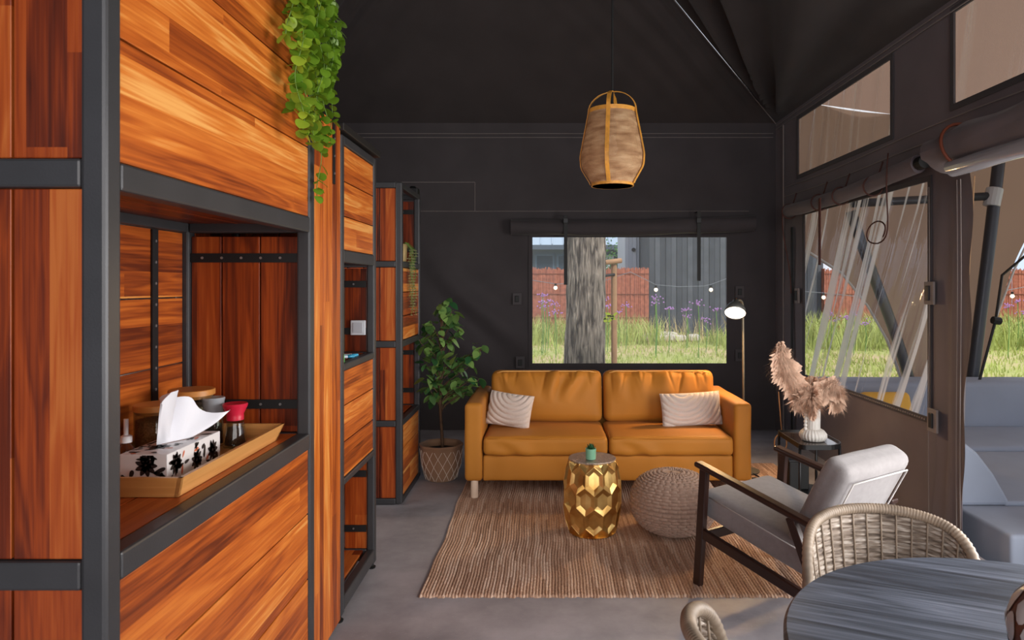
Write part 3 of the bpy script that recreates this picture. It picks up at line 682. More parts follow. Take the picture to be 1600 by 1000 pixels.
def grinder(label, x, y, cap_rgb, h, fill, r0, flare):
    t = thing('pepper_grinder', label, 'grinder', (x, y, tz))
    gh = h*.62
    prof = [(r0*.9, tz), (r0, tz+.006)]+[(r0*(1-(1-flare)*(k/8)**1.3), tz+.006+(gh-.006)*k/8) for k in range(1, 9)]
    MB().lathe(prof+[(prof[-1][0]*.92, tz+gh), (r0*.88, tz+.008), (0, tz+.006)], (x, y, 0), 28, rf=lambda a, z: 1+.025*math.cos(8*a)).build('glass', glassm, t, smooth=True)
    MB().lathe([(0, tz+.009), (r0*.86, tz+.01), (r0*flare*.86, tz+gh*.72), (0, tz+gh*.74)], (x, y, 0), 24).build('peppercorns', simple('corns'+str(fill[0]), fill, .6, var=.8, vscale=240, bump=1, bscale=220), t, smooth=True)
    cr0 = r0*flare*1.02
    MB().lathe([(cr0, tz+gh), (cr0*1.02, tz+gh+.012), (cr0*.98, tz+gh+.02), (r0*.98, tz+h-.012), (r0*1.03, tz+h-.004), (r0*.98, tz+h), (r0*.85, tz+h-.001), (0, tz+h-.004)], (x, y, 0), 32).build('cap', simple('cap%d' % cap_rgb[0], cap_rgb, .35), t, angle=35)
    return t
grinder('pepper grinder with grey cap and dark label, left of the red one', -1.155, 2.375, (150, 154, 160), .168, (60, 50, 42), .037, .86)
grinder('pepper grinder with raspberry red cap and flared glass foot', -1.072, 2.36, (196, 28, 58), .150, (64, 38, 26), .040, .68)
t = thing('oil_bottle', 'brown glass bottle with white pump top at the near end of the tray', 'bottle', (-1.222, 1.99, tz))
MB().lathe([(.020, tz), (.024, tz+.005), (.024, tz+.07), (.021, tz+.083), (.012, tz+.095), (.012, tz+.102), (0, tz+.102)], (-1.222, 1.99, 0), 24).build('bottle_body', simple('amber_glass', (74, 34, 16), .12, coat=.8), t, smooth=True)
MB().lathe([(.016, tz+.1), (.016, tz+.118), (.008, tz+.122), (.0065, tz+.122), (.0065, tz+.168), (0, tz+.168)], (-1.222, 1.99, 0), 18).build('pump_cap', simple('white_plastic', (230, 230, 234), .35), t, angle=30)
# ------------------------------------------------------------------ plants
def leaf_mesh(name, L_, W_, mat, curl=.15, fold=.12, n=6, pw=1.0):
    def fn(u, v):
        x = u*L_; hw = W_/2*(math.sin(math.pi*u**.85))**pw if 0 < u < 1 else 0
        y = (v-.5)*2*hw; return Vector((x, y, -curl*L_*(u**2)+fold*abs(y)*1.2))
    return MB().grid(fn, n, 2).mesh(name, mat, True)
def leafmat(name, a, b_):
    m, n, l, b = new_mat(name); oi = n.new('ShaderNodeObjectInfo'); r = n.new('ShaderNodeValToRGB')
    r.color_ramp.elements[0].color = lin(a); r.color_ramp.elements[1].color = lin(b_); l.new(oi.outputs['Random'], r.inputs[0]); l.new(r.outputs[0], b.inputs['Base Color'])
    b.inputs['Roughness'].default_value = .38
    tl = n.new('ShaderNodeBsdfTranslucent'); l.new(r.outputs[0], tl.inputs[0]); mx = n.new('ShaderNodeMixShader'); mx.inputs[0].default_value = .25
    l.new(b.outputs[0], mx.inputs[1]); l.new(tl.outputs[0], mx.inputs[2]); l.new(mx.outputs[0], n['Material Output'].inputs[0]); return m
barkm = simple('stem_bark', (86, 64, 46), .8, var=.3, vscale=30)
# ficus
fx, fy = -.805, 5.28
fic = thing('potted_ficus', 'bushy green ficus tree in a tan basket pot left of the sofa', 'plant', (fx, fy, 0))
tan = fabric('tan_felt', (150, 118, 94), .9, .5, 200, .15)
def octr(a, z): return 1+.03*math.cos(8*a)*(1 if z > .2 else z/.2)
MB().lathe([(.105, .0), (.12, .01), (.150, .12), (.158, .2), (.160, .255), (.166, .262), (.166, .275), (.158, .278), (.15, .262), (.14, .22), (0, .215)], (fx, fy, 0), 48, rf=octr).build('pot', tan, fic, smooth=True)
mb = MB()
for k in range(14):
    for sg in (-1, 1):
        pts = []
        for j in range(13):
            z = .012+j*.0187; a = 2*math.pi*k/14+sg*z*3.6
            rr = (.12+(.150-.12)*min(1, (z-.01)/.11) if z < .12 else .150+(z-.12)*.08+(0))*octr(a, z)+.002
            pts.append((fx+rr*math.cos(a), fy+rr*math.sin(a), z))
        mb.tube(pts, .0016, 5)
mb.build('white_stitched_lattice', simple('white_thread', (226, 214, 202), .8), fic)
MB().lathe([(0, .232), (.142, .225)], (fx, fy, 0), 24).build('soil', simple('soil', (38, 28, 22), .95, bump=1), fic)
ficleaf = leafmat('ficus_leaf', (46, 92, 54), (136, 172, 92)); lm = leaf_mesh('leaf', .082, .052, ficleaf, n=7, pw=.8)
rn = random.Random(11); stem = [(fx+.01*math.sin(z*7), fy+.008*math.cos(z*6), z) for z in [.2+i*.06 for i in range(20)]]
MB().tube(stem, [.013-.0004*i for i in range(20)], 8).build('stem', barkm, fic, smooth=True)
tips = [(662, 560), (668, 540), (655, 530), (664, 515), (672, 500), (688, 478), (694, 492), (705, 500), (706, 485), (716, 515), (700, 525), (690, 545), (680, 560), (672, 575), (668, 590), (690, 580), (712, 555), (726, 560), (735, 568), (745, 543), (752, 545), (722, 590), (735, 590), (748, 592), (710, 595), (700, 610), (686, 600), (680, 620), (672, 606), (696, 470), (660, 600), (720, 610), (733, 605), (698, 560), (712, 575), (684, 520), (676, 535), (704, 540)]
brs = MB(); lcount = 0
for (px, py) in tips:
    T = at(px, py, 5.28+rn.uniform(-.13, .12)); zb = max(.5, min(1.25, T.z-.22)); base = Vector((fx, fy, zb))
    path = bez(base, base+Vector((0, 0, .1)), T-Vector((0, 0, .06)), T, 8); brs.tube(path, [.005, .005, .0045, .004, .004, .0035, .003, .0025, .002], 5)
    for k in range(8):
        if lcount >= 298: break
        q = path[-1-(k//2)] + Vector((rn.uniform(-.03, .03), rn.uniform(-.03, .03), rn.uniform(-.02, .03)))
        inst('leaf', lm, fic, q, (rn.uniform(-.6, .6), rn.uniform(-.2, 1.0), rn.uniform(0, 6.28)), rn.uniform(.8, 1.3)); lcount += 1
brs.build('branches', barkm, fic, smooth=True)
# trailing plant over the first rack
hp = thing('hanging_plant', 'trailing plant with round bright green leaves spilling over the tall rack', 'plant', (-.98, 2.5, 2.68))
MB().box(-1.12, -.905, 2.25, 2.78, 2.682, 2.83).build('planter', blackp, hp, bevel=.01)
MB().box(-1.11, -.915, 2.26, 2.77, 2.831, 2.835).build('soil', simple('soil2', (38, 28, 22), .95, bump=1), hp)
hleaf = leafmat('round_leaf', (84, 128, 30), (168, 196, 60)); hlm = leaf_mesh('leaf', .044, .042, hleaf, .15, .1, 8, .5)
hstem = simple('green_stem', (96, 128, 50), .6)
rn = random.Random(5); vines = MB(); extra = MB(); hc = 0
ends = [(452, 60), (458, 130), (464, 175), (468, 205), (474, 215), (480, 190), (486, 205), (492, 225), (498, 310), (504, 230), (508, 190), (512, 150), (516, 215), (520, 120), (523, 100), (500, 160), (484, 130), (472, 120), (517, 170)]
for i, (px, py) in enumerate(ends):
    Xs = -.872+rn.uniform(-.005, .06); Ys = -Xs*F/(852-px); Ys = max(2.2, min(2.82, Ys)); Ze = 1.5-(py-445)*Ys/F
    Xs = -(852-px)*Ys/F
    top = Vector((-.93, Ys-.02, 2.84)); pth = [top, Vector((Xs-.01, Ys, 2.85))]; z = 2.8; k = 0
    while z > Ze:
        pth.append(Vector((Xs+.012*math.sin(k*.7+i), Ys+.012*math.cos(k*.5+i*2), z))); z -= .03; k += 1
    vines.tube(pth, .0017, 5)
    for j, p in enumerate(pth[2:]):
        if p.z > 2.62 and j % 2: continue
        for sg in (-1, 1):
            rot = (rn.uniform(-.5, .5), rn.uniform(.1, 1.0), rn.uniform(-.9, .9)+sg*1.35-.2); sc2 = rn.uniform(.7, 1.2)
            if p.z < 2.62 and hc < 298: inst('leaf', hlm, hp, p, rot, sc2); hc += 1
            elif rn.random() < .8:
                mt = Matrix.LocRotScale(p, __import__('mathutils').Euler(rot), Vector((sc2,)*3)); extra.add([mt @ v.co for v in hlm.vertices], [tuple(f.vertices) for f in hlm.polygons])
vines.build('vines', hstem, hp, smooth=True); e_ = extra.build('foliage', leafmat('round_leaf_mass', (110, 150, 40), (130, 165, 46)), hp, smooth=True); e_['kind'] = 'stuff'
# trailing plant in the far rack
tan2 = simple('tan_glaze', (186, 160, 110), .6)
tpn = thing('trailing_plant', 'pale trailing plant in a small tan pot on the far rack', 'plant', (-1.0, 4.87, 1.66))
MB().lathe([(.045, 1.6615), (.055, 1.67), (.062, 1.79), (.054, 1.79), (.05, 1.77), (0, 1.765)], (-1.045, 4.87, 0), 20).build('pot', tan2, tpn, smooth=True)
pl = MB(); pv = MB(); rn = random.Random(9)
for i in range(12):
    Xs = -.962+rn.uniform(0, .03); Ys = 4.87+rn.uniform(-.05, .06); Ze = 1.26+rn.random()*.35
    pts = [Vector((-1.03, 4.87, 1.78)), Vector(((-1.03+Xs)/2, Ys, 1.80))]; z = 1.75; k = 0
    while z > Ze: pts.append(Vector((Xs+.008*math.sin(k*.9+i), Ys+.01*math.sin(k*.6+2*i), z))); z -= .02; k += 1
    pv.tube(pts, .0014, 4)
    for p in pts[2:]:
        for _ in range(5):
            a = rn.uniform(0, 6.28); d = Vector((math.cos(a), math.sin(a), -.4))*.02; s2 = Vector((-math.sin(a), math.cos(a), .2))*.005
            pl.add([p, p+d*.5+s2, p+d, p+d*.5-s2], [(0, 1, 2, 3)])
pv.build('vines', hstem, tpn); o = pl.build('foliage', simple('pale_leaf', (196, 196, 150), .6), tpn); o['kind'] = 'stuff'
# ------------------------------------------------------------------ rug
m, n, l, b = new_mat('jute'); tc = n.new('ShaderNodeTexCoord'); sp = n.new('ShaderNodeSeparateXYZ'); l.new(tc.outputs['Object'], sp.inputs[0])
yid = mathn(n, l, 'FLOOR', mathn(n, l, 'DIVIDE', sp.outputs[0], .0155)); yk = n.new('ShaderNodeTexWhiteNoise'); yk.noise_dimensions = '2D'
cbv = n.new('ShaderNodeCombineXYZ'); l.new(yid, cbv.inputs[0]); l.new(mathn(n, l, 'FLOOR', mathn(n, l, 'ADD', mathn(n, l, 'MULTIPLY', sp.outputs[1], 3.0), mathn(n, l, 'MULTIPLY', yid, .37))), cbv.inputs[1]); l.new(cbv.outputs[0], yk.inputs['Vector'])
cv = n.new('ShaderNodeCombineXYZ'); l.new(mathn(n, l, 'MULTIPLY', sp.outputs[0], 110), cv.inputs[0]); l.new(mathn(n, l, 'MULTIPLY', sp.outputs[1], 60), cv.inputs[1])
t1 = n.new('ShaderNodeTexNoise'); t1.inputs['Scale'].default_value = 1; t1.inputs['Detail'].default_value = 5; l.new(cv.outputs[0], t1.inputs['Vector'])
f = mathn(n, l, 'ADD', mathn(n, l, 'MULTIPLY', yk.outputs['Value'], .45), mathn(n, l, 'MULTIPLY', t1.outputs[0], .9)); f = mathn(n, l, 'SUBTRACT', f, .2)
r = n.new('ShaderNodeValToRGB'); cr = r.color_ramp; cr.elements[0].color = lin((122, 90, 72)); cr.elements[1].color = lin((236, 214, 196)); e = cr.elements.new(.5); e.color = lin((192, 156, 132)); l.new(f, r.inputs[0]); l.new(r.outputs[0], b.inputs['Base Color']); b.inputs['Roughness'].default_value = .95
bp = n.new('ShaderNodeBump'); bp.inputs['Strength'].default_value = .8; bp.inputs['Distance'].default_value = .006; l.new(t1.outputs[0], bp.inputs['Height']); l.new(bp.outputs[0], b.inputs['Normal'])
jute = m
rx0, rx1, ry0, ry1 = -.60, 1.92, 3.27, 5.72; pitch = .0155; NY = int((rx1-rx0)/pitch)
rb = MB(); NR = 210
prof = [0, .25, .5, .75]
us = [rx0+(i+q)*pitch for i in range(NY) for q in prof]+[rx0+NY*pitch]
rv = [];
for j in range(NR+1):
    y = ry0+(ry1-ry0)*j/NR
    for i, x in enumerate(us):
        q = prof[i % 4] if i < len(us)-1 else 0; k = i//4
        hgt = .004+.009*math.sin(math.pi*q)**.7*(.85+.15*math.sin(j*1.9+k*2.4)) if q > 0 else .005
        ye = y+(rn.uniform(-.006, .004) if j in (0, NR) else 0)+(.004*math.sin(k*1.7) if j == 0 else 0)
        xe = x+.006*math.sin(y*5)+ .003*math.sin(y*13)
        rv.append((xe, ye, hgt if 0 < j < NR else .001))
nu = len(us)
rf_ = [(j*nu+i, j*nu+i+1, (j+1)*nu+i+1, (j+1)*nu+i) for j in range(NR) for i in range(nu-1)]
rug = MB(); rug.v = rv; rug.f = rf_
tag(rug.build('jute_rug', jute, smooth=True), 'large natural brown jute rug under the sofa and gold stool', 'rug')
RG = .0125      # rug top
# ------------------------------------------------------------------ sofa
sofa = thing('sofa', 'two-seat mustard yellow upholstered sofa on pale wooden legs', 'sofa', (.438, 5.15, RG))
SX0, SX1, SY0, SY1 = -.562, 1.438, 4.74, 5.62
def T(x, y, z, rx=0, ry=0, rz=0):
    return Matrix.Translation((x, y, z)) @ Matrix.Rotation(rz, 4, 'Z') @ Matrix.Rotation(ry, 4, 'Y') @ Matrix.Rotation(rx, 4, 'X')
def wr_arm(P, nn):
    return P+nn*.004*fz(P, 5)
def rb_(name, c, h, r, mat, parent, n=14, puff=None, warp=None, rx=0, ry=0, rz=0):
    return MB().rbox(h[0], h[1], h[2], r, n, puff, warp, T(*c, rx, ry, rz)).build(name, mat, parent, smooth=True)
for s_, x in (('l', SX0+.0625), ('r', SX1-.0625)):
    rb_('armrest', (x, (SY0+SY1)/2, .4025), (.0625, .44, .2725), .03, mustard, sofa, 18, None, wr_arm)
def wr_base(P, nn):
    d = .0
    if nn.y < -.5: d = .009*math.sin(P.x*40+P.z*13+3*fz(P, 3))*max(0, fz((P.x*1.4+3, 0, 0), 2)+.2)
    return P+nn*d
rb_('base_panel', (.438, SY0+.46, .22), (.874, .44, .09), .02, mustard, sofa, 60, None, wr_base)
rb_('back_frame', (.438, SY1-.09, .40), (.874, .085, .27), .03, mustard, sofa, 20)
def wr_seat(P, nn):
    d = .005*fz(P+Vector((3, 1, 0)), 4)
    if nn.y < -.3: d += .009*math.sin(P.x*26+P.z*30+4*fz(P, 3))*max(0, fz((P.x*1.3, 0, 9), 2)+.2)
    return P+nn*d
for x in (.438-.437, .438+.437):
    c = rb_('seat_cushion', (x, SY0+.285, .378), (.434, .30, .066), .036, mustard, sofa, 44, (2, .016), wr_seat)
    z = .432; y = SY0-.006; pts = [(x-.42, y+.30, z), (x-.425, y+.03, z), (x-.40, y, z), (x, y-.002, z+.001), (x+.40, y, z), (x+.425, y+.03, z), (x+.42, y+.30, z)]
    MB().tube(pts, .0035, 6).build('piping', mustard_pipe_highlight if False else mustard, c, smooth=True)
def mk_back(seed):
    def wr_back(P, nn):
        d = 0
        if nn.y < -.3:
            v = (P.z+.2)/.4; ph = P.x*38+3.5*fz((P.x*1.5+seed, 0, v), 1.5)+ (1-v)*3*math.sin(P.x*4+seed)
            amp = .021*max(0, min(1, (v-.35)/.45))*max(0, min(1, (.99-v)/.06))*max(0, .55+1.6*fz((P.x*2+seed*2, 0, 0), 1.6))
            d = amp*math.sin(ph)+.012*fz(P+Vector((seed, 0, 0)), 4)
            for q in range(9):
                xq = -.38+.09*q+.03*math.sin(q*5.1+seed); d -= .011*math.exp(-((P.x-xq-(.99-v)*.12*math.sin(q*2.3+seed))/.011)**2)*max(0, min(1, (v-.45-.25*abs(math.sin(q*3.7+seed)))/.3))*max(0, min(1, (.99-v)/.05))
            u = (P.x)/.42; d -= .012*math.exp(-((u+.55+.2*v)/.10)**2)*v if seed < 2 else .02*math.exp(-((u+.5-.25*(1-v))/.06)**2)*max(0, v-.4)
        top = 0; P = P+Vector((0, 0, .006*math.sin(P.x*7+seed)+.004*math.sin(P.x*23+seed))*1)*1 if top > 0 else P
        return P+nn*d
    return wr_back
for i, x in enumerate((.438-.428, .438+.440)):
    c = rb_('back_cushion', (x, SY0+.605, .632), (.428, .105, .198), .055, mustard, sofa, 120, (1, .05), mk_back(1+i*2), rx=R(-9))
    m_ = T(x, SY0+.605, .632, R(-9)); pts = [m_ @ Vector((-.385+.77*k/16, -.093, .187-(.012 if k in (0, 16) else 0))) for k in range(17)]
    MB().tube(pts, .005, 6).build('piping', mustard_pipe_highlight, c, smooth=True)
legm = simple('pale_birch', (214, 190, 170), .5)
for x in (-.495, 1.365):
    for y in (4.78, 5.52): MB().lathe([(.0, RG), (.024, RG), (.026, RG+.004), (.026, .14), (0, .14)], (x, y, 0), 20).build('leg', legm, sofa, angle=30)
def pillow(label, c, w_, h_, rx, ry, rz, arc, seed):
    mt = T(*c, 0, 0, rz) @ Matrix.Rotation(rx, 4, 'X') @ Matrix.Rotation(ry, 4, 'Y')
    t = thing('throw_pillow', label, 'cushion', c)
    def fn(sgn):
        def f_(u, v):
            a = 2*u-1; b2 = 2*v-1
            th = .055*max(0, (1-a**4))**.5*max(0, (1-b2**4))**.5
            x = a*w_/2*(1-.05*(1-b2*b2)*-1*-.6*abs(a)); z = b2*h_/2*(1-.06*(1-a*a)*0-.05*(abs(b2))*(1-a**2)*.9)
            d = math.hypot((x-arc[0]*w_/2), (z-arc[1]*h_/2)); rid = abs(math.sin(d*arc[2]))**.55
            th2 = th+(.016*rid-.008)*(1 if th > .012 else 0)
            th2 += .0015*fz((x, z, seed), 90)
            return mt @ Vector((x, -sgn*th2, z))
        return f_
    MB().grid(fn(1), 110, 80).build('front_cover', cream, t, smooth=True)
    m2 = MB().grid(lambda u, v: fn(-1)(1-u, v), 30, 20).build('back_cover', cream, t, smooth=True)
    return t
pillow('cream tufted pillow with arc ridges leaning on the sofa\'s left armrest', (-.262, 5.05, .575), .34, .25, R(-16), R(6), R(-14), (.15, 1.1, 88), 1)
pillow('wider cream tufted pillow with arc ridges at the right end of the sofa', (1.085, 5.08, .575), .46, .25, R(-14), R(-2), R(6), (-.3, 1.3, 88), 2)
# ------------------------------------------------------------------ gold faceted stool with succulent
sx, sy = .284, 4.13; ST = .452
gold, n, l, b = new_mat('hammered_brass'); b.inputs['Metallic'].default_value = 1; b.inputs['Roughness'].default_value = .36
tc = n.new('ShaderNodeTexCoord'); t1 = n.new('ShaderNodeTexNoise'); t1.inputs['Scale'].default_value = 9; t1.inputs['Detail'].default_value = 6; l.new(tc.outputs['Object'], t1.inputs['Vector'])
r = n.new('ShaderNodeValToRGB'); r.color_ramp.elements[0].position = .3; r.color_ramp.elements[1].position = .7; r.color_ramp.elements[0].color = lin((186, 134, 66)); r.color_ramp.elements[1].color = lin((238, 204, 132)); l.new(t1.outputs[0], r.inputs[0]); l.new(r.outputs[0], b.inputs['Base Color'])
bp = n.new('ShaderNodeBump'); bp.inputs['Strength'].default_value = .15; bp.inputs['Distance'].default_value = .01; l.new(t1.outputs[0], bp.inputs['Height']); l.new(bp.outputs[0], b.inputs['Normal'])
stool = thing('side_stool', 'gold drum stool with honeycomb facets standing on the rug', 'stool', (sx, sy, RG))
def sr(z): q = (z-.235)/.235; return .178-.042*q*q-.0*q
mb = MB(); N = 10; rows = [.475, .355, .235, .115, -.005]; hv = .038; tip = .080
cache = {}
def sv(a, z, ins=0):
    z = max(RG+.001, min(ST, z)); rr = sr(z)-ins
    return Vector((sx+rr*math.cos(a), sy+rr*math.sin(a), z))
for ri, zc in enumerate(rows):
    for k in range(N):
        a0 = 2*math.pi*(k+(.5 if ri % 2 else 0))/N; hw = math.pi/N
        ring = [(0, tip), (hw, hv), (hw, -hv), (0, -tip), (-hw, -hv), (-hw, hv)]
        pts = [sv(a0+da, zc+dz) for da, dz in ring]
        if max(p.z for p in pts)-min(p.z for p in pts) < .01: continue
        inner = [sv(a0+da*.62, zc+dz*.62, .015) for da, dz in ring]
        cen = sv(a0, zc, .017)
        vs_ = pts+inner+[cen]; fs = []
        for q in range(6):
            fs.append((q, (q+1) % 6, 6+(q+1) % 6, 6+q)); fs.append((6+q, 6+(q+1) % 6, 12))
        mb.add(vs_, [tuple(reversed(f_)) for f_ in fs])
o = mb.build('faceted_shell', gold, stool)
mb = MB()
for ri, zc in enumerate(rows):
    for k in range(N):
        a0 = 2*math.pi*(k+(.5 if ri % 2 else 0))/N; hw = math.pi/N
        for (p, q) in (((0, tip), (hw, hv)), ((hw, hv), (hw, -hv)), ((0, tip), (-hw, hv))):
            A_ = sv(a0+p[0], zc+p[1]); B2_ = sv(a0+q[0], zc+q[1])
            if (A_-B2_).length > .005: mb.tube([A_, B2_], .0022, 5)
mb.build('ridges', gold, stool)
topm = simple('hammered_pewter', (172, 160, 152), .35, .8, var=.25, vscale=60, bump=.9, bscale=110)
MB().lathe([(0, ST-.01), (sr(ST)*.98, ST-.008), (sr(ST)*1.02, ST-.002), (sr(ST)*1.0, ST+.004), (0, ST+.004)], (sx, sy, 0), 20).build('top_plate', topm, stool)
MB().lathe([(0, RG), (.125, RG), (.125, RG+.006)], (sx, sy, 0), 24).build('foot_ring', gold, stool)
px_, py_ = .272, 4.08; pz = ST+.0045
suc = thing('potted_succulent', 'tiny succulent in a mint green pot on the gold stool', 'plant', (px_, py_, pz))
MB().lathe([(.026, pz), (.030, pz+.004), (.032, pz+.066), (.028, pz+.066), (.027, pz+.05), (0, pz+.05)], (px_, py_, 0), 28).build('pot', simple('mint_glaze', (118, 170, 140), .35), suc, angle=35)
MB().lathe([(.029, pz-.0), (.0295, pz+.003)], (px_, py_, 0), 24).build('saucer', simple('dark_saucer', (60, 60, 50), .5), suc)
sl = leaf_mesh('leaf', .036, .013, simple('dark_succulent', (40, 84, 52), .4), -.35, .3, 5)
for k in range(26):
    inst('leaf', sl, suc, (px_+.008*math.cos(k*2.4), py_+.008*math.sin(k*2.4), pz+.06), (0, -R(25+55*(k % 5)/5), k*2.4), .8+.3*(k % 3)/3)
# ------------------------------------------------------------------ knitted pouf
pc = Vector((.775, 4.14, RG)); pf = thing('knitted_pouf', 'round knitted taupe pouf between the gold stool and armchair', 'pouf', pc)
def poufn(u, v):
    a = u*2*math.pi; p = -math.pi/2+v*math.pi
    cx_ = math.copysign(abs(math.cos(p))**.75, math.cos(p)); cz = math.copysign(abs(math.sin(p))**.85, math.sin(p))
    row = v*32; rr = int(row); w2 = abs(math.sin(math.pi*row))**.4; colm = u*30+.5*(rr % 2)+.15*math.sin(rr*3.1); w3 = abs(math.sin(math.pi*colm))**.25
    d = .016*w2*w3 if .06 < v < .96 else .003
    rad = .245+d; return pc+Vector((rad*cx_*math.cos(a)*1.0, rad*cx_*math.sin(a), .175+(.172+d)*cz-.03*math.exp(-((1-v)/.08)**2)*0))
MB().grid(poufn, 420, 230).build('knitted_cover', poufm, pf, smooth=True)
MB().lathe([(0, RG+.356), (.018, RG+.354), (.02, RG+.346)], (pc.x, pc.y, 0), 16).build('centre_button', poufm, pf, smooth=True)
# ------------------------------------------------------------------ armchair
bk = Vector((.547, -.838, 0)).normalized(); rt = Vector((.838, .547, 0)).normalized(); o0 = Vector((.785, 3.36, 0)); WC = .60
ac = thing('armchair', 'light grey upholstered armchair with sloping dark wooden arms', 'armchair', o0+rt*.3+bk*.35+Vector((0, 0, 0)))
def cp(s_, d, z): return o0+rt*s_+bk*d+Vector((0, 0, z))
def cbeam(name, a, b_, wd, ht, bev=.006):
    L_ = (b_-a).length; d = (b_-a).normalized(); y = rt; z = d.cross(y).normalized(); mt = Matrix((d, y, z)).transposed().to_4x4()
    me = MB().box(0, L_, -wd/2, wd/2, -ht/2, ht/2).mesh(name, walnut)
    o = bpy.data.objects.new(name, me); C.objects.link(o); o.parent = ac; mt.translation = a-wpos(ac); o.matrix_local = mt
    md = o.modifiers.new('bevel', 'BEVEL'); md.width = bev; md.segments = 3; return o
for s_ in (.0, WC):
    cbeam('armrest', cp(s_, -.05, .612), cp(s_, .62, .492), .055, .026, .010)
    cbeam('leg', cp(s_, .0, .592), cp(s_, -.045, RG+.001 if s_ > .3 else .008), .032, .046)
    cbeam('leg', cp(s_, .50, .50), cp(s_, .73, .002), .032, .044)
    cbeam('side_rail', cp(s_, -.02, .275), cp(s_, .66, .165), .026, .05)
for d, z in ((-.02, .255), (.63, .17)): 
    MB().beam(cp(.012, d, z), cp(WC-.012, d, z), .024, .05).build('cross_rail', walnut, ac, bevel=.004)
sm = Matrix((rt, bk, Vector((0, 0, 1)))).transposed().to_4x4()
def cushion(name, c, h, r, tilt, puff, n=24, piping=True):
    mt = Matrix.Translation(c) @ sm @ Matrix.Rotation(tilt, 4, 'X')
    o = MB().rbox(h[0], h[1], h[2], r, n, puff, lambda P, nn: P+nn*.003*fz(P, 6), mt).build(name, lightgrey, ac, smooth=True); return o, mt
seat, smt = cushion('seat_cushion', cp(WC/2, .24, .355), (.262, .325, .065), .035, R(-10), (2, .014))
backc, bmt = cushion('back_cushion', cp(WC/2, .575, .545), (.245, .062, .245), .042, R(-27), (1, .012))
# flat welt panel on the rear of the back cushion
hw, hz = .20, .19
pts = [(-hw, .076, -hz), (hw, .076, -hz), (hw, .076, hz), (-hw, .076, hz), (-hw, .076, -hz)]
MB().tube([bmt @ Vector(p) for p in pts], .004, 6).build('piping', simple('grey_piping', (196, 192, 190), .8), backc, smooth=True)
pts = [(-.262, -.325*.9, .045), (-.262, .30, .045)]
MB().tube([smt @ Vector(p) for p in pts], .003, 6).build('piping', simple('grey_piping2', (180, 174, 172), .8), seat, smooth=True)
MB().tube([bmt @ Vector((-.236, .0665, -.02+.13*k/10-.06)) for k in range(11)], .0035, 6).build('zip', blackp, backc)
# ------------------------------------------------------------------ rattan chairs
m, n, l, b = new_mat('weathered_rattan'); tc = n.new('ShaderNodeTexCoord'); sp = n.new('ShaderNodeSeparateXYZ'); l.new(tc.outputs['Object'], sp.inputs[0])
cv = n.new('ShaderNodeCombineXYZ'); l.new(mathn(n, l, 'MULTIPLY', sp.outputs[0], 16), cv.inputs[0]); l.new(mathn(n, l, 'MULTIPLY', sp.outputs[1], 16), cv.inputs[1]); l.new(mathn(n, l, 'MULTIPLY', sp.outputs[2], 170), cv.inputs[2])
t1 = n.new('ShaderNodeTexNoise'); t1.inputs['Scale'].default_value = 1; t1.inputs['Detail'].default_value = 3; l.new(cv.outputs[0], t1.inputs['Vector'])
r = n.new('ShaderNodeValToRGB'); cr = r.color_ramp; cr.elements[0].position = .3; cr.elements[1].position = .72; cr.elements[0].color = lin((88, 74, 64)); cr.elements[1].color = lin((206, 196, 186)); e = cr.elements.new(.5); e.color = lin((146, 130, 116)); l.new(t1.outputs[0], r.inputs[0]); l.new(r.outputs[0], b.inputs['Base Color']); b.inputs['Roughness'].default_value = .6
rattan = m
rimm = simple('rattan_rim', (150, 133, 116), .5, var=.25, vscale=20)
def rattan_chair(label, cx, cy, face, top=.80, wdt=.58):
    """tub chair: curved woven back, seat, four legs. face = heading the sitter looks to"""
    t = thing('rattan_chair', label, 'chair', (cx, cy, 0), 'rattan chairs round the table')
    fm = Matrix.Translation((cx, cy, 0)) @ Matrix.Rotation(face, 4, 'Z')      # sitter looks along +x
    Rr = wdt/2; SP = 1.32      # half opening angle of the back
    def hz(q): return top-.07*abs(q)**2.5-.16*abs(q)**9     # rim height
    def surf(q, v, off=0):
        a = math.pi+q*SP*1.05; z0 = .44; z = z0+(hz(q)-z0)*v
        rr = Rr*(.86+.14*v)+off; return fm @ Vector((rr*math.cos(a)*.92+.02, rr*math.sin(a), z))
    def weave(side):
        def f_(u, v):
            q = 2*u-1; row = v*38; st = u*16; over = 1 if (int(row)+int(st)) % 2 else -1
            d = .006*math.sin(math.pi*(st % 1))*over+.0025*abs(math.sin(math.pi*row))
            return surf(q, v, d*1.0-.001*side if side > 0 else d-.008)
        return f_
    MB().grid(weave(1), 264, 120).build('woven_back', rattan, t, smooth=True)
    mb = MB()
    for k in range(17):
        q = 2*(k/16)-1; mb.tube([surf(q, v/6, -.003) for v in range(7)], .003, 6)
    mb.build('stakes', rimm, t, smooth=True)
    rim = [surf(-1, v/6) for v in range(0, 6)]+[surf(-1+2*k/40, 1) for k in range(41)]+[surf(1, 1-v/6) for v in range(1, 7)]
    mb = MB(); npt = []
    for a_, b_ in zip(rim[:-1], rim[1:]):
        for s2 in range(6): npt.append(a_.lerp(b_, s2/6))
    npt.append(rim[-1]); mb.tube(npt, [.0135+.0035*abs(math.sin(i*1.05)) for i in range(len(npt))], 12); mb.build('wrapped_rim', rimm, t, smooth=True)
    MB().lathe([(0, .405), (Rr*.8, .405), (Rr*.86, .425), (Rr*.8, .445), (0, .44)], (cx, cy, 0), 40).build('seat', rattan, t, smooth=True)
    for sx_, sy_ in ((-.17, -.18), (-.17, .18), (.17, -.18), (.17, .18)):
        MB().tube([fm @ Vector((sx_, sy_, .41)), fm @ Vector((sx_*1.2, sy_*1.2, 0.0))], [.016, .013], 10).build('leg', rimm, t, smooth=True)
    return t
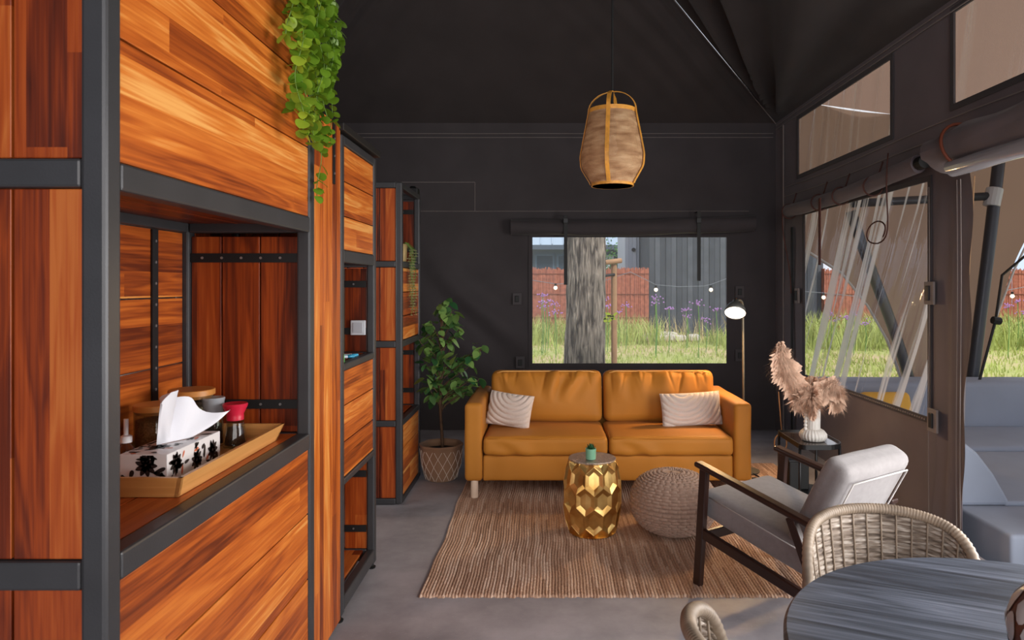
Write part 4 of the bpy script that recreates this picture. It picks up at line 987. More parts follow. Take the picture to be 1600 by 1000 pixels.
rattan_chair('rattan tub chair behind the round table, its whole woven back in view', 1.04, 1.99, R(-90), .775, .535)
rattan_chair('rattan chair at the left of the round table, only its rim tip in view', .50, 1.34, R(12), .812, .50)
# ------------------------------------------------------------------ round table
tbx, tby, tr0 = 1.055, 1.325, .56
tt = thing('dining_table', 'round dark grey-blue stained wooden dining table in the right foreground', 'table', (tbx, tby, 0))
top = MB().lathe([(0, .708), (tr0-.012, .708), (tr0, .716), (tr0, .742), (tr0-.007, .75), (0, .75)], (0, 0, 0), 96)
top.v = [(x, y, z-.729) for x, y, z in top.v]
me = top.mesh('tabletop', table_wood); o = bpy.data.objects.new('tabletop', me); C.objects.link(o); o.parent = tt; o.location = (0, 0, .729); o.rotation_euler = (0, 0, R(-24))
for q in me.polygons: q.use_smooth = abs(q.normal.z) < .5
for k in range(4):
    a = R(45+90*k); MB().tube([(tbx+.10*math.cos(a), tby+.10*math.sin(a), .706), (tbx+.33*math.cos(a), tby+.33*math.sin(a), .0)], [.028, .02], 12).build('leg', blackm, tt, smooth=True)
bar('apron', tbx-.16, tbx+.16, tby-.16, tby+.16, .69, .706, blackm, tt)
# carved lantern on the table
vx, vy = 1.012, 1.30; vz = .7505
lt = thing('carved_lantern', 'rounded brown lantern with pale almond-shaped facets on the round table', 'lantern', (vx, vy, vz))
brown = simple('brown_wood_shell', (106, 62, 44), .45, var=.2)
MB().lathe([(.05, vz), (.085, vz+.01), (.108, vz+.05), (.112, vz+.09), (.10, vz+.13), (.075, vz+.162), (.045, vz+.175), (.04, vz+.172), (.0, vz+.165)], (vx, vy, 0), 40).build('shell', brown, lt, smooth=True)
pe = simple('pearl_facet', (196, 192, 194), .3)
def lr(z): 
    zz = [(0, .05), (.01, .085), (.05, .108), (.09, .112), (.13, .10), (.162, .075), (.175, .045)]
    for (a, ra), (b_, rb2) in zip(zz[:-1], zz[1:]):
        if a <= z <= b_: return ra+(rb2-ra)*(z-a)/(b_-a)
    return .05
for row, zc in enumerate((.035, .085, .132)):
    for k in range(12):
        a0 = 2*math.pi*(k+.5*(row % 2))/12; mb = MB(); ring = []
        for q in range(12):
            t_ = 2*math.pi*q/12; dz = .03*math.sin(t_); da = .19*math.cos(t_)*(1-.25*abs(math.sin(t_)))
            z = zc+dz; rr = lr(max(0, min(.175, z)))+.0025; ring.append(Vector((vx+rr*math.cos(a0+da), vy+rr*math.sin(a0+da), vz+z)))
        rr = lr(zc)+.005; ring.append(Vector((vx+rr*math.cos(a0), vy+rr*math.sin(a0), vz+zc)))
        mb.add(ring, [(q, (q+1) % 12, 12) for q in range(12)]); mb.build('facet', pe, lt, smooth=True)
MB().lathe([(.0, vz+.176), (.044, vz+.176), (.047, vz+.181), (.04, vz+.185), (0, vz+.183)], (vx, vy, 0), 24).build('white_rim', simple('white_glaze', (236, 236, 236), .25), lt, smooth=True)
# ------------------------------------------------------------------ side table, vase, pampas
X0, X1, Y0, Y1 = 1.585, 1.865, 4.22, 4.66; zt = .50
st = thing('side_table', 'small black metal side table with a thin rimmed top in the corner', 'table', (1.72, 4.44, 0))
def rrect(x0, x1, y0, y1, r, n=8):
    pts = []
    for cx, cy, a0 in ((x1-r, y1-r, 0), (x0+.03, y1-.03, 90), (x0+.03, y0+.03, 180), (x1-r, y0+r, 270)):
        rr = r if cx == x1-r else .03
        for k in range(n+1): a = R(a0+90*k/n); pts.append((cx+rr*math.cos(a), cy+rr*math.sin(a)))
    return pts
ol = rrect(X0, X1, Y0, Y1, .12)
MB().prism(ol, .006, Matrix.Translation((0, 0, zt-.007))).build('table_top', simple('dark_glass_top', (60, 50, 46), .12, coat=.5), st)
ring = [Vector((x, y, zt-.006)) for x, y in ol]; ring.append(ring[0]); mb = MB()
for a, b__ in zip(ring[:-1], ring[1:]):
    if (a-b__).length > 1e-5: mb.beam(a, b__, .008, .03)
mb.build('rim', blackm, st)
ol2 = [(x, y) for x, y in rrect(X0+.01, X1-.01, Y0+.01, Y1-.01, .11)]
MB().prism(ol2, .008, Matrix.Translation((0, 0, .14))).build('lower_shelf', blackm, st)
for x, y in ((X0, Y0+.03), (X0, Y1-.03), (X1-.03, Y0+.035), (X1-.03, Y1-.035)):
    MB().tube([(x, y, RG+.001), (x, y, zt)], .009, 10).build('leg', blackm, st, smooth=True)
bbx = thing('black_box', 'matt black box standing on the side table\'s lower shelf', 'box', (1.66, 4.56, .148))
MB().box(1.61, 1.74, 4.50, 4.63, .149, .33).build('body', blackp, bbx, bevel=.006); MB().box(1.605, 1.745, 4.495, 4.635, .33, .345).build('lid', blackm, bbx, bevel=.003)
cer = simple('white_ceramic', (206, 202, 196), .5, bump=.1, bscale=300)
vx, vy = 1.722, 4.39; vz = zt+.0005
va = thing('ceramic_vase', 'off-white ribbed ceramic vase with a beaded handle on the side table', 'vase', (vx, vy, vz))
MB().lathe([(.055, vz), (.07, vz+.004), (.083, vz+.025), (.082, vz+.045), (.066, vz+.066), (.05, vz+.075), (0, vz+.075)], (vx, vy, 0), 120, rf=lambda a, z: 1+.035*math.cos(24*a+z*30)).build('ribbed_base', cer, va, smooth=True)
MB().lathe([(.040, vz+.07), (.043, vz+.08), (.044, vz+.20), (.041, vz+.205), (.036, vz+.20), (.034, vz+.09), (0, vz+.085)], (vx, vy, 0), 80, rf=lambda a, z: 1+.02*math.cos(16*a)).build('neck', cer, va, smooth=True)
for k in range(6):
    z = vz+.078+k*.0225; MB().lathe([(0, z-.0125), (.008, z-.01), (.0125, z), (.008, z+.01), (0, z+.0125)], (vx-.054, vy-.012, 0), 16).build('bead', cer, va, smooth=True)
pamp = simple('pampas', (214, 180, 156), .9, var=.2, vscale=50)
def plume(label, pts, rmax, seed, N=1500, start=.25):
    t = thing('pampas_plume', label, 'dried grass', pts[0]); rn = random.Random(seed); rmax *= 1.2
    P_ = bez(*pts, 24); MB().tube(P_, .0022, 5).build('stalk', pamp, t)
    mb = MB()
    for i in range(int(N*2.2)):
        s_ = start+(1-start)*rn.random(); k = min(23, int(s_*24)); p = P_[k].lerp(P_[k+1], s_*24-k); d = (P_[k+1]-P_[k]).normalized()
        u = (s_-start)/(1-start); rr = rmax*(math.sin(math.pi*min(1, u*.85+.12)))**.7
        a = rn.uniform(0, 6.28); o1 = d.orthogonal().normalized(); o2 = d.cross(o1)
        out = (o1*math.cos(a)+o2*math.sin(a)); L_ = rr*rn.uniform(.4, 1.15)*(1+.25*math.sin(s_*34+a*2))
        q = p; tip_ = p+out*L_+d*L_*rn.uniform(.3, 1.1)+Vector((0, 0, -.35*L_)); mid = p+out*L_*.55+d*L_*.75
        wv = d.cross(out)*.0010
        mb.add([q-wv*.5, q+wv*.5, mid+wv, tip_, mid-wv], [(0, 1, 2, 3, 4)])
    o = mb.build('plume', pamp, t); o['kind'] = 'stuff'
nk = Vector((vx, vy, vz+.1))
def pg(x, y, Y): return at(x, y, Y)
G = 'pampas plumes in the vase'
plume('tallest pampas plume arching up to the left from the vase', (nk+Vector((-.01, 0, 0)), nk+Vector((-.03, 0, .22)), pg(1222, 600, 4.36), pg(1220, 537, 4.34)), .075, 1, 2600, .32)
plume('short pampas plume leaning right over the vase', (nk+Vector((.01, 0, 0)), nk+Vector((.02, 0, .16)), pg(1290, 600, 4.38), pg(1306, 612, 4.40)), .075, 2, 1900, .3)
plume('pampas plume drooping forward at the middle of the vase', (nk, nk+Vector((0, -.01, .2)), pg(1268, 590, 4.3), pg(1270, 655, 4.27)), .06, 3, 1700, .35)
plume('upright short pampas plume behind the others in the vase', (nk+Vector((0, .01, 0)), nk+Vector((.0, .01, .15)), pg(1272, 620, 4.45), pg(1268, 592, 4.46)), .07, 4, 1500, .35)
plume('lowest pampas plume hanging over the left lip of the vase', (nk+Vector((-.01, -.01, 0)), nk+Vector((-.02, -.01, .17)), pg(1250, 600, 4.33), pg(1246, 640, 4.33)), .055, 5, 1300, .4)
plume('pampas plume falling towards the side window', (nk+Vector((.01, .01, 0)), nk+Vector((.04, 0, .2)), pg(1296, 598, 4.46), pg(1312, 640, 4.46)), .06, 6, 1400, .4)
# ------------------------------------------------------------------ floor lamp
lx, ly = 1.585, 5.46
fl_ = thing('floor_lamp', 'slim grey floor lamp with lit dome shade behind the sofa arm', 'lamp', (lx, ly, RG))
ldark = simple('warm_grey_lacquer', (126, 118, 104), .35, .3)
MB().lathe([(0, RG), (.12, RG), (.125, RG+.008), (.02, RG+.022), (0, RG+.022)], (lx, ly, 0), 36).build('base', ldark, fl_, angle=30)
jn = at(1150, 470, 5.40); ptop = [Vector((lx, ly, RG+.02)), Vector((lx, ly, .8)), Vector((lx-.004, ly, 1.30))]+bez((lx-.004, ly, 1.30), (lx-.005, ly, 1.37), (lx-.02, ly-.01, 1.385), jn, 8)[1:]
MB().tube(ptop, .0095, 10).build('pole', simple('brass_grey', (134, 124, 104), .35, .5), fl_, smooth=True)
axn = Vector((-.22, -.60, -.77)).normalized()
sm_ = axn.to_track_quat('Z', 'Y').to_matrix().to_4x4(); sm_.translation = jn
MB().lathe([(0, -.005), (.022, -.004), (.024, .02), (.03, .028), (.058, .05), (.077, .085), (.083, .125), (.080, .125), (.073, .085), (.054, .054), (.0, .04)], (0, 0, 0), 36, sm_).build('lamp_shade', simple('shade_grey', (92, 92, 88), .4, .3), fl_, smooth=True)
em, n, l, b = new_mat('lamp_glow'); b.inputs['Emission Color'].default_value = (1, .86, .66, 1); b.inputs['Emission Strength'].default_value = 5
MB().lathe([(0, .122), (.079, .118)], (0, 0, 0), 32, sm_).build('diffuser', em, fl_)
MB().lathe([(0, -.02), (.008, -.02), (.01, -.004), (0, -.003)], (0, 0, 0), 12, sm_).build('switch_knob', simple('copper', (190, 120, 70), .3, .8), fl_)
ld = bpy.data.lights.new('lamp_light', 'AREA'); ld.shape = 'DISK'; ld.size = .15; ld.energy = 15; ld.color = (1, .62, .28)
lo = bpy.data.objects.new('lamp_light', ld); C.objects.link(lo); lo.parent = fl_; lo.location = jn+axn*.135-wpos(fl_); lo.rotation_euler = (-axn).to_track_quat('Z', 'Y').to_euler()
# cables on the floor by the lamp
cb = thing('power_cable', 'thin black cable trailing over the rug beside the sofa', 'cable', (1.62, 5.2, RG))
MB().tube(bez((1.60, 5.4, RG+.006), (1.75, 5.2, RG+.006), (1.5, 5.0, RG+.006), (1.66, 4.85, RG+.006), 20), .005, 6).build('cord', blackp, cb, smooth=True)
MB().tube(bez((1.62, 5.1, RG+.006), (1.66, 5.3, RG+.006), (1.8, 5.1, RG+.006), (1.78, 4.9, RG+.006), 20), .005, 6).build('cord', blackp, cb, smooth=True)
MB().box(1.56, 1.64, 5.12, 5.17, RG+.001, RG+.03).build('plug', blackp, cb, bevel=.005)
t = thing('rolled_cable', 'beige coiled cord hanging from the tent wall behind the side table', 'cable', (1.95, 5.6, .3))
MB().tube([Vector((1.93+.05*math.sin(a), 5.6, .2+.075*math.cos(a))) for a in [k*math.pi/12 for k in range(25)]], .006, 6).build('coil', simple('beige_cord', (150, 110, 76), .7), t, smooth=True)
MB().tube([(1.94, 5.6, .275), (1.92, 5.62, .62)], .005, 6).build('cord', simple('beige_cord2', (150, 110, 76), .7), t, smooth=True)
MB().tube([(1.93, 5.6, .125), (1.93, 5.6, RG)], .004, 6).build('cord', simple('beige_cord3', (150, 110, 76), .7), t, smooth=True)
# ------------------------------------------------------------------ pendant
qx, qy = .374, 3.8; K = qy/F
pd = thing('pendant_lamp', 'woven bamboo pendant lamp shade hanging on a thin black cord', 'lamp', (qx, qy, 2.05))
m, n, l, b = new_mat('woven_cane'); tc = n.new('ShaderNodeTexCoord'); sp = n.new('ShaderNodeSeparateXYZ'); l.new(tc.outputs['Object'], sp.inputs[0])
ang = mathn(n, l, 'ARCTAN2', sp.outputs[1], sp.outputs[0])
g1 = mathn(n, l, 'ABSOLUTE', mathn(n, l, 'SINE', mathn(n, l, 'MULTIPLY', ang, 85))); g2 = mathn(n, l, 'ABSOLUTE', mathn(n, l, 'SINE', mathn(n, l, 'MULTIPLY', sp.outputs[2], 420)))
cv = n.new('ShaderNodeCombineXYZ'); l.new(mathn(n, l, 'MULTIPLY', ang, 1.2), cv.inputs[0]); l.new(mathn(n, l, 'MULTIPLY', sp.outputs[2], 28), cv.inputs[1])
t1 = n.new('ShaderNodeTexNoise'); t1.inputs['Scale'].default_value = 1; t1.inputs['Detail'].default_value = 4; l.new(cv.outputs[0], t1.inputs['Vector'])
r = n.new('ShaderNodeValToRGB'); cr = r.color_ramp; cr.elements[0].position = .3; cr.elements[1].position = .72; cr.elements[0].color = lin((160, 116, 78)); cr.elements[1].color = lin((240, 204, 160)); e = cr.elements.new(.5); e.color = lin((208, 164, 122)); l.new(t1.outputs[0], r.inputs[0])
mlt = n.new('ShaderNodeMixRGB'); mlt.blend_type = 'MULTIPLY'; mlt.inputs[0].default_value = .4; l.new(r.outputs[0], mlt.inputs[1])
cmb = n.new('ShaderNodeCombineXYZ'); gg = mathn(n, l, 'POWER', mathn(n, l, 'MULTIPLY', g1, g2), .5); [l.new(gg, cmb.inputs[i]) for i in range(3)]; l.new(cmb.outputs[0], mlt.inputs[2]); l.new(mlt.outputs[0], b.inputs['Base Color'])
b.inputs['Roughness'].default_value = .8
tl = n.new('ShaderNodeBsdfTranslucent'); l.new(r.outputs[0], tl.inputs[0]); mx = n.new('ShaderNodeMixShader'); mx.inputs[0].default_value = .35; tpp = n.new('ShaderNodeBsdfTransparent'); mx2 = n.new('ShaderNodeMixShader')
l.new(b.outputs[0], mx.inputs[1]); l.new(tl.outputs[0], mx.inputs[2]); l.new(mathn(n, l, 'LESS_THAN', gg, .25), mx2.inputs[0]); l.new(mx.outputs[0], mx2.inputs[1]); l.new(tpp.outputs[0], mx2.inputs[2]); l.new(mx2.outputs[0], n['Material Output'].inputs[0])
cane = m
pzs = [(288, 32), (262, 48), (243, 49.5), (215, 44), (190, 39), (175, 36)]
prof = [(hw_*K, -(y-445)*K+1.5) for y, hw_ in pzs]
def prad(z):
    for (ra, za), (rb2, zb) in zip(prof[:-1], prof[1:]):
        if za <= z <= zb: return ra+(rb2-ra)*(z-za)/(zb-za)
    return prof[0][0] if z < prof[0][1] else prof[-1][0]
smo = []
for i in range(25):
    z = prof[0][1]+(prof[-1][1]-prof[0][1])*i/24; smo.append(((prad(z-.012)+prad(z)+prad(z+.012))/3, z))
o = MB().grid(lambda u, v: Vector(((smo[min(24, int(v*24+.01))][0])*math.cos(u*6.28319)*1.0+0, smo[min(24, int(v*24+.01))][0]*math.sin(u*6.28319), smo[min(24, int(v*24+.01))][1]-2.05)), 72, 24)
me = o.mesh('shade', cane, True); oo = bpy.data.objects.new('shade', me); C.objects.link(oo); oo.parent = pd
hoop = simple('honey_bamboo', (204, 142, 56), .45, var=.2, vscale=30)
for z, nm in ((prof[0][1], 'bottom_hoop'), (prof[-1][1], 'top_hoop')):
    rr = prad(z); MB().lathe([(rr-.001, z-.011), (rr+.004, z-.011), (rr+.004, z+.011), (rr-.001, z+.011), (rr-.001, z-.011)], (qx, qy, 0), 60).build(nm, hoop, pd)
hz_ = 2.572
for a0, w_ in ((R(255), .022), (R(-25), .018), (R(75), .018), (R(165), .018)):
    path = []
    for (rr, z) in smo: path.append(Vector((qx+(rr+.006)*math.cos(a0), qy+(rr+.006)*math.sin(a0), z)))
    rt_ = smo[-1][0]+.006; zt_ = smo[-1][1]
    for k in range(1, 9): an = k/8*math.pi/2; path.append(Vector((qx+rt_*math.cos(an)*math.cos(a0), qy+rt_*math.cos(an)*math.sin(a0), zt_+(hz_-zt_)*math.sin(an))))
    mb = MB(); tg = Vector((-math.sin(a0), math.cos(a0), 0))*w_/2; vs_ = []
    for i, p in enumerate(path):
        nn = Vector((math.cos(a0), math.sin(a0), 0)) if i < len(smo) else (p-Vector((qx, qy, zt_))).normalized(); k = 1 if i < len(smo)+5 else .6
        vs_ += [p-tg*k, p+tg*k, p+tg*k+nn*.004, p-tg*k+nn*.004]
    fs = []
    for i in range(len(path)-1):
        for k in range(4): fs.append((i*4+k, i*4+(k+1) % 4, i*4+4+(k+1) % 4, i*4+4+k))
    mb.add(vs_, fs); mb.build('bamboo_rib', hoop, pd)
MB().tube([(qx, qy, 2.40), (qx, qy, 4.42)], .006, 8).build('cord', blackp, pd)
MB().lathe([(.0, 2.33), (.022, 2.33), (.022, 2.40), (.01, 2.42), (0, 2.42)], (qx, qy, 0), 16).build('lamp_holder', blackp, pd)
MB().lathe([(0, 2.215), (.02, 2.225), (.031, 2.255), (.02, 2.3), (.013, 2.33)], (qx, qy, 0), 20).build('bulb', simple('frosted_bulb', (226, 220, 210), .3), pd, smooth=True)
# ------------------------------------------------------------------ terrace sofa outside
GZ = -.14
os_ = thing('outdoor_sofa', 'pale blue-grey outdoor corner sofa seen through the open doorway', 'sofa', (4.0, 5.5, GZ))
def ob(name, x0, x1, y0, y1, z0, z1, r=.03, n=14, puff=None):
    return MB().rbox((x1-x0)/2, (y1-y0)/2, (z1-z0)/2, r, n, puff, lambda P, nn: P+nn*.004*fz(P, 4), T((x0+x1)/2, (y0+y1)/2, (z0+z1)/2)).build(name, outgrey, os_, smooth=True)
ob('base', 2.5, 6.2, 5.36, 6.45, GZ+.01, .165, .03, 30)
ob('seat_cushion', 2.5, 4.3, 5.34, 6.12, .165, .235, .03, 20, (2, .01)); ob('seat_cushion', 4.31, 6.2, 5.34, 6.12, .165, .235, .03, 20, (2, .01))
ob('backrest', 2.5, 6.2, 6.12, 6.5, .16, .63, .05, 30)
ob('chaise_base', 2.47, 4.6, 3.62, 5.34, GZ+.01, .17, .02, 20); 
ob('chaise_cushion', 2.76, 4.6, 4.1, 5.33, .17, .20, .012, 20)
# wedge shaped side cushion: triangular section along Y
mb = MB(); prof_ = [(2.47, .172), (2.80, .172), (2.79, .20), (2.70, .36), (2.60, .49), (2.53, .545), (2.47, .545)]; n_ = len(prof_)
vs_ = [Vector((x, 4.1, z)) for x, z in prof_]+[Vector((x, 5.3, z)) for x, z in prof_]
mb.add(vs_, [tuple(range(n_)), tuple(reversed(range(n_, 2*n_)))]+[(i, n_+i, n_+(i+1) % n_, (i+1) % n_) for i in range(n_)])
mb.build('wedge_cushion', outgrey, os_, bevel=.02)
yp = thing('yellow_cushion', 'yellow cushion on the outdoor sofa seen low through the creased side window', 'cushion', (3.0, 6.03, .24))
MB().rbox(.22, .06, .16, .05, 14, (1, .03), None, T(2.98, 5.98, .40, R(-18))).build('cover', simple('yellow_fabric', (236, 178, 60), .8), yp, smooth=True)
# ------------------------------------------------------------------ awning over the terrace
YA = 6.85
aw = thing('canvas_awning', 'taupe canvas awning with scalloped openings over the terrace', 'awning', (4, YA, GZ))
def arcA(x):      # lower edge height of the left opening
    pts_ = [(2.40, 1.88), (2.65, 1.80), (2.96, 1.60), (3.22, 1.27), (3.42, .92), (3.52, .65), (3.58, .45), (3.60, GZ)]
    for (a, za), (b_, zb) in zip(pts_[:-1], pts_[1:]):
        if a <= x <= b_: return za+(zb-za)*(x-a)/(b_-a)
    return GZ
def arcB(x):
    pts_ = [(4.28, GZ), (4.32, .45), (4.36, .62), (4.5, 1.14), (4.68, 1.62), (4.84, 1.95), (5.2, 2.35), (5.7, 2.5), (6.4, 2.5)]
    for (a, za), (b_, zb) in zip(pts_[:-1], pts_[1:]):
        if a <= x <= b_: return za+(zb-za)*(x-a)/(b_-a)
    return GZ
xsA = [2.41+i*.0366 for i in range(110)]
mb = MB(); vs_ = []; fs = []; NV = 24
for x in xsA:
    z0 = arcA(x) if x <= 3.60 else (GZ if x < 4.28 else arcB(x)); z1 = 3.35-.13*(x-2.4)
    for j in range(NV+1):
        z = z0+(z1-z0)*j/NV; vs_.append(Vector((x, YA+.03*math.sin(x*5+z*1.5)+.02*fz((x, 0, z), 2)-.05*math.exp(-((x-3.95)/.25)**2), z)))
for i in range(len(xsA)-1):
    for j in range(NV): fs.append((i*(NV+1)+j, (i+1)*(NV+1)+j, (i+1)*(NV+1)+j+1, i*(NV+1)+j+1))
mb.add(vs_, fs); mb.build('end_wall', canvas_m, aw, smooth=True)
pm = simple('pale_piping', (206, 204, 200), .5)
MB().tube([Vector((x, YA-.03, arcA(x)+.02)) for x in [2.42, 2.65, 2.82, 2.96, 3.1, 3.22, 3.34, 3.42, 3.48, 3.52, 3.56, 3.585]], .012, 6).build('piping', pm, aw, smooth=True)
MB().tube([Vector((x, YA-.03, arcB(x)+.02)) for x in [4.3, 4.34, 4.4, 4.5, 4.6, 4.68, 4.76, 4.84, 5.0, 5.2, 5.7, 6.3]], .012, 6).build('piping', pm, aw, smooth=True)
def awr(u, v):
    x = 2.42+u*3.9; y = YA-v*7.6; return Vector((x, y, 3.36-.13*(x-2.4)-.05*abs(math.sin(y*.9))*u+.02*fz((x, y, 0), 1)))
MB().grid(awr, 40, 60).build('roof_canvas', canvas_m, aw, smooth=True)
polem = simple('grey_pole', (64, 66, 72), .4, .5)
def pole(pts, r=.045, name='pole'): return MB().tube(pts, r, 12).build(name, polem, aw, smooth=True)
po = pole(bez(at(1516, 625, YA-.2), at(1528, 520, YA-.2), at(1550, 360, YA-.2), at(1572, 150, YA-.2), 16), .055)
MB().tube([at(1516, 618, YA-.2), (4.2, YA-.2, GZ)], .055, 12).build('pole', polem, aw, smooth=True)
pole(bez(at(1425, 612, YA-.2), at(1405, 520, YA-.2), at(1360, 430, YA-.2), at(1330, 330, YA-.2), 16), .05)
MB().tube([at(1425, 605, YA-.2), (3.66, YA-.2, GZ)], .05, 12).build('pole', polem, aw, smooth=True)
pole([at(1330, 318, YA-.2), at(1553, 306, YA-.2)], .04, 'cross_pole')
MB().tube([at(1549, 322, YA-.2), at(1555, 294, YA-.2)], .075, 14).build('pole_clamp', simple('clamp_white', (176, 180, 184), .4), aw, bevel=.01)
MB().tube([at(1604, 398, 6.4), at(1566, 430, 6.4), at(1556, 500, 6.3), at(1528, 604, 6.25)], .012, 6).build('guy_rope', blackp, aw)
MB().tube([at(1551, 500, 6.28), at(1563, 502, 6.28)], .035, 8).build('rope_clip', blackp, aw)
MB().tube([at(1523, 275, 5.2), at(1514, 430, 5.2)], .006, 5).build('cream_cord', simple('cream_cord', (210, 170, 130), .7), aw)
# ------------------------------------------------------------------ garden outside
GG = -.16
m, n, l, b = new_mat('bark'); tc = n.new('ShaderNodeTexCoord'); mp = n.new('ShaderNodeMapping'); mp.inputs['Scale'].default_value = (14, 14, 2.2); l.new(tc.outputs['Object'], mp.inputs[0])
t1 = n.new('ShaderNodeTexNoise'); t1.inputs['Scale'].default_value = 1.6; t1.inputs['Detail'].default_value = 8; t1.inputs['Distortion'].default_value = .6; l.new(mp.outputs[0], t1.inputs['Vector'])
r = n.new('ShaderNodeValToRGB'); r.color_ramp.elements[0].position = .36; r.color_ramp.elements[1].position = .62; r.color_ramp.elements[0].color = lin((66, 56, 50)); r.color_ramp.elements[1].color = lin((176, 164, 150)); l.new(t1.outputs[0], r.inputs[0]); l.new(r.outputs[0], b.inputs['Base Color']); b.inputs['Roughness'].default_value = .95
bp = n.new('ShaderNodeBump'); bp.inputs['Strength'].default_value = 1; bp.inputs['Distance'].default_value = .05; l.new(t1.outputs[0], bp.inputs['Height']); l.new(bp.outputs[0], b.inputs['Normal'])
tx, ty = .51, 9.2
tree = thing('garden_tree', 'thick grey tree trunk with rough bark outside the back window', 'tree', (tx, ty, GG))
def trunk(u, v):
    a = u*2*math.pi; z = GG+v*6.5; rr = .25*(1-.05*v)+.05*math.exp(-(z-GG)/.45)
    rid = abs(math.sin(a*19+3*noise.noise(Vector((math.cos(a)*2, math.sin(a)*2, z*.9)))*2.4)); rid2 = noise.noise(Vector((math.cos(a)*7, math.sin(a)*7, z*3.2)))
    rr += .016*rid+.014*rid2; return Vector((tx+.04*math.sin(z*.8)+rr*math.cos(a), ty+rr*math.sin(a), z))
MB().grid(trunk, 220, 300).build('trunk', m, tree, smooth=True); bark = m
rn = random.Random(2); tl_ = MB(); br2 = MB()
for k in range(9):
    a = k*.7; e_ = Vector((tx+1.9*math.cos(a), ty+1.9*math.sin(a), 6.6+rn.random())); br2.tube(bez((tx, ty, 5.2), (tx, ty, 6.2), e_-Vector((0, 0, .5)), e_, 8), [.1, .09, .08, .07, .06, .05, .04, .03, .02], 8)
    for _ in range(260):
        p = e_+Vector((rn.gauss(0, .6), rn.gauss(0, .6), rn.gauss(0, .35))); d = Vector((rn.uniform(-1, 1), rn.uniform(-1, 1), rn.uniform(-.6, .6))).normalized()*.12; s2 = d.orthogonal().normalized()*.04
        tl_.add([p, p+d*.5+s2, p+d, p+d*.5-s2], [(0, 1, 2, 3)])
br2.build('branches', bark, tree, smooth=True); o = tl_.build('foliage', simple('tree_leaf', (80, 120, 50), .6), tree); o['kind'] = 'stuff'
sk = thing('tree_stake', 'round wooden stake with a short cross piece beside the trunk', 'stake', (.94, 9.3, GG))
pale = simple('pale_stake', (180, 140, 104), .8, var=.2, vscale=6)
MB().tube([(.94, 9.3, GG), (.935, 9.3, 1.78)], .04, 12).build('post', pale, sk, smooth=False, angle=30); MB().tube([(.80, 9.18, 1.80), (1.03, 9.3, 1.83)], .035, 10).build('cross_piece', pale, sk, angle=30)
MB().tube([(.80, 9.2, 1.62), (.94, 9.26, 1.64)], .018, 8).build('tie', blackp, sk)
wil = MB()
for k in range(6): 
    p = at(945+k*3, 500-(k % 3)*4, 9.1); d = Vector((.05*(1 if k % 2 else -1), 0, .03)); s2 = Vector((.01, 0, .03)); wil.add([p-d, p+s2, p+d, p-s2], [(0, 1, 2, 3)])
wil.build('shoot_leaves', simple('lime_leaf', (170, 190, 40), .6), sk)
# reed fence
reedm = simple('reed_matting', (176, 108, 86), .85, var=.25, vscale=9)
def reeds(x0, x1, Y, z1, name, label, seed):
    t = thing(name, label, 'fence', ((x0+x1)/2, Y, GG)); rn = random.Random(seed); x = x0; W_ = 1.45
    while x < x1-.05:
        xe = min(x1, x+W_); mb = MB(); k = x
        while k < xe-.012:
            hgt = z1+rn.uniform(-.05, .05); wv = rn.uniform(.014, .03); yy = Y+rn.uniform(-.015, .015); mb.box(k, k+wv*.9, yy-.012, yy+.012, GG, hgt); k += wv
        mb.build('reed_panel', reedm, t)['kind'] = 'stuff'
        MB().box(x-.04, x+.04, Y+.03, Y+.11, GG, z1+.04).build('post', simple('fence_post%d' % int(x*10+seed*100), (112, 60, 44), .8), t)
        x += W_
    for z in (.45, 1.2, 1.85):
        MB().beam((x0, Y-.03, z), (x1, Y-.03, z), .012, .02).build('wire', simple('reed_wire', (120, 70, 52), .7), t)
YF = 21.8
reeds(-2.5, 3.32, YF, 2.02, 'reed_fence', 'reddish reed fence left of the dark shed, behind the tree trunk', 1)
reeds(8.9, 19.0, YF, 1.98, 'reed_fence', 'reddish reed fence seen through the side window and doorway', 2)
for o in C.objects:
    if o.parent is None and o.name.startswith('reed_fence'): pass
# dark shed with upright boards
sh = thing('garden_shed', 'tall dark grey shed clad with upright boards beyond the window', 'shed', (6.1, 24, GG))
dkb = [simple('dark_board%d' % i, c, .8, var=.15, vscale=3) for i, c in enumerate(((76, 80, 88), (86, 90, 98), (68, 72, 80)))]
x = 3.36; i = 0
while x < 8.85: MB().box(x, x+.165, 22.0-.02*(i % 2), 22.04, GG, 5.0).build('board', dkb[i % 3], sh); x += .175; i += 1
MB().box(3.38, 8.85, 22.05, 26, GG, 4.98).build('walls', dkb[2], sh); MB().box(3.2, 9.0, 21.8, 26.2, 5.0, 5.1).build('roof', blackm, sh)
# house with metal roof
hs = thing('garden_house', 'low house with pale metal roof and blue-grey windows behind the reed fence', 'house', (0, 30, GG))
wallg = simple('blue_grey_wall', (110, 124, 138), .7); glz = simple('house_window_glass', (70, 84, 98), .12, coat=.5)
YH = 30.0
MB().box(-4, 3.6, YH, YH+6, GG, 3.05).build('walls', wallg, hs)
for k in range(6):
    x = -2.3+k*.95; fr_ = MB().box(x-.05, x+.80, YH-.06, YH-.01, 1.2, 2.85).build('window_frame', simple('hw%d' % k, (96, 116, 134), .5), hs); MB().box(x+.03, x+.72, YH-.075, YH-.06, 1.3, 2.77).build('pane', glz, fr_)
MB().box(2.2, 3.0, YH-.09, YH-.065, 1.25, 2.8).build('white_door', simple('white_paint', (204, 210, 216), .5), hs)
MB().box(-4.4, 4.4, YH-.62, YH-.5, 3.02, 3.22).build('fascia', simple('fascia', (84, 96, 110), .6), hs)
roofm = simple('zinc_roof', (172, 190, 204), .45, .2)
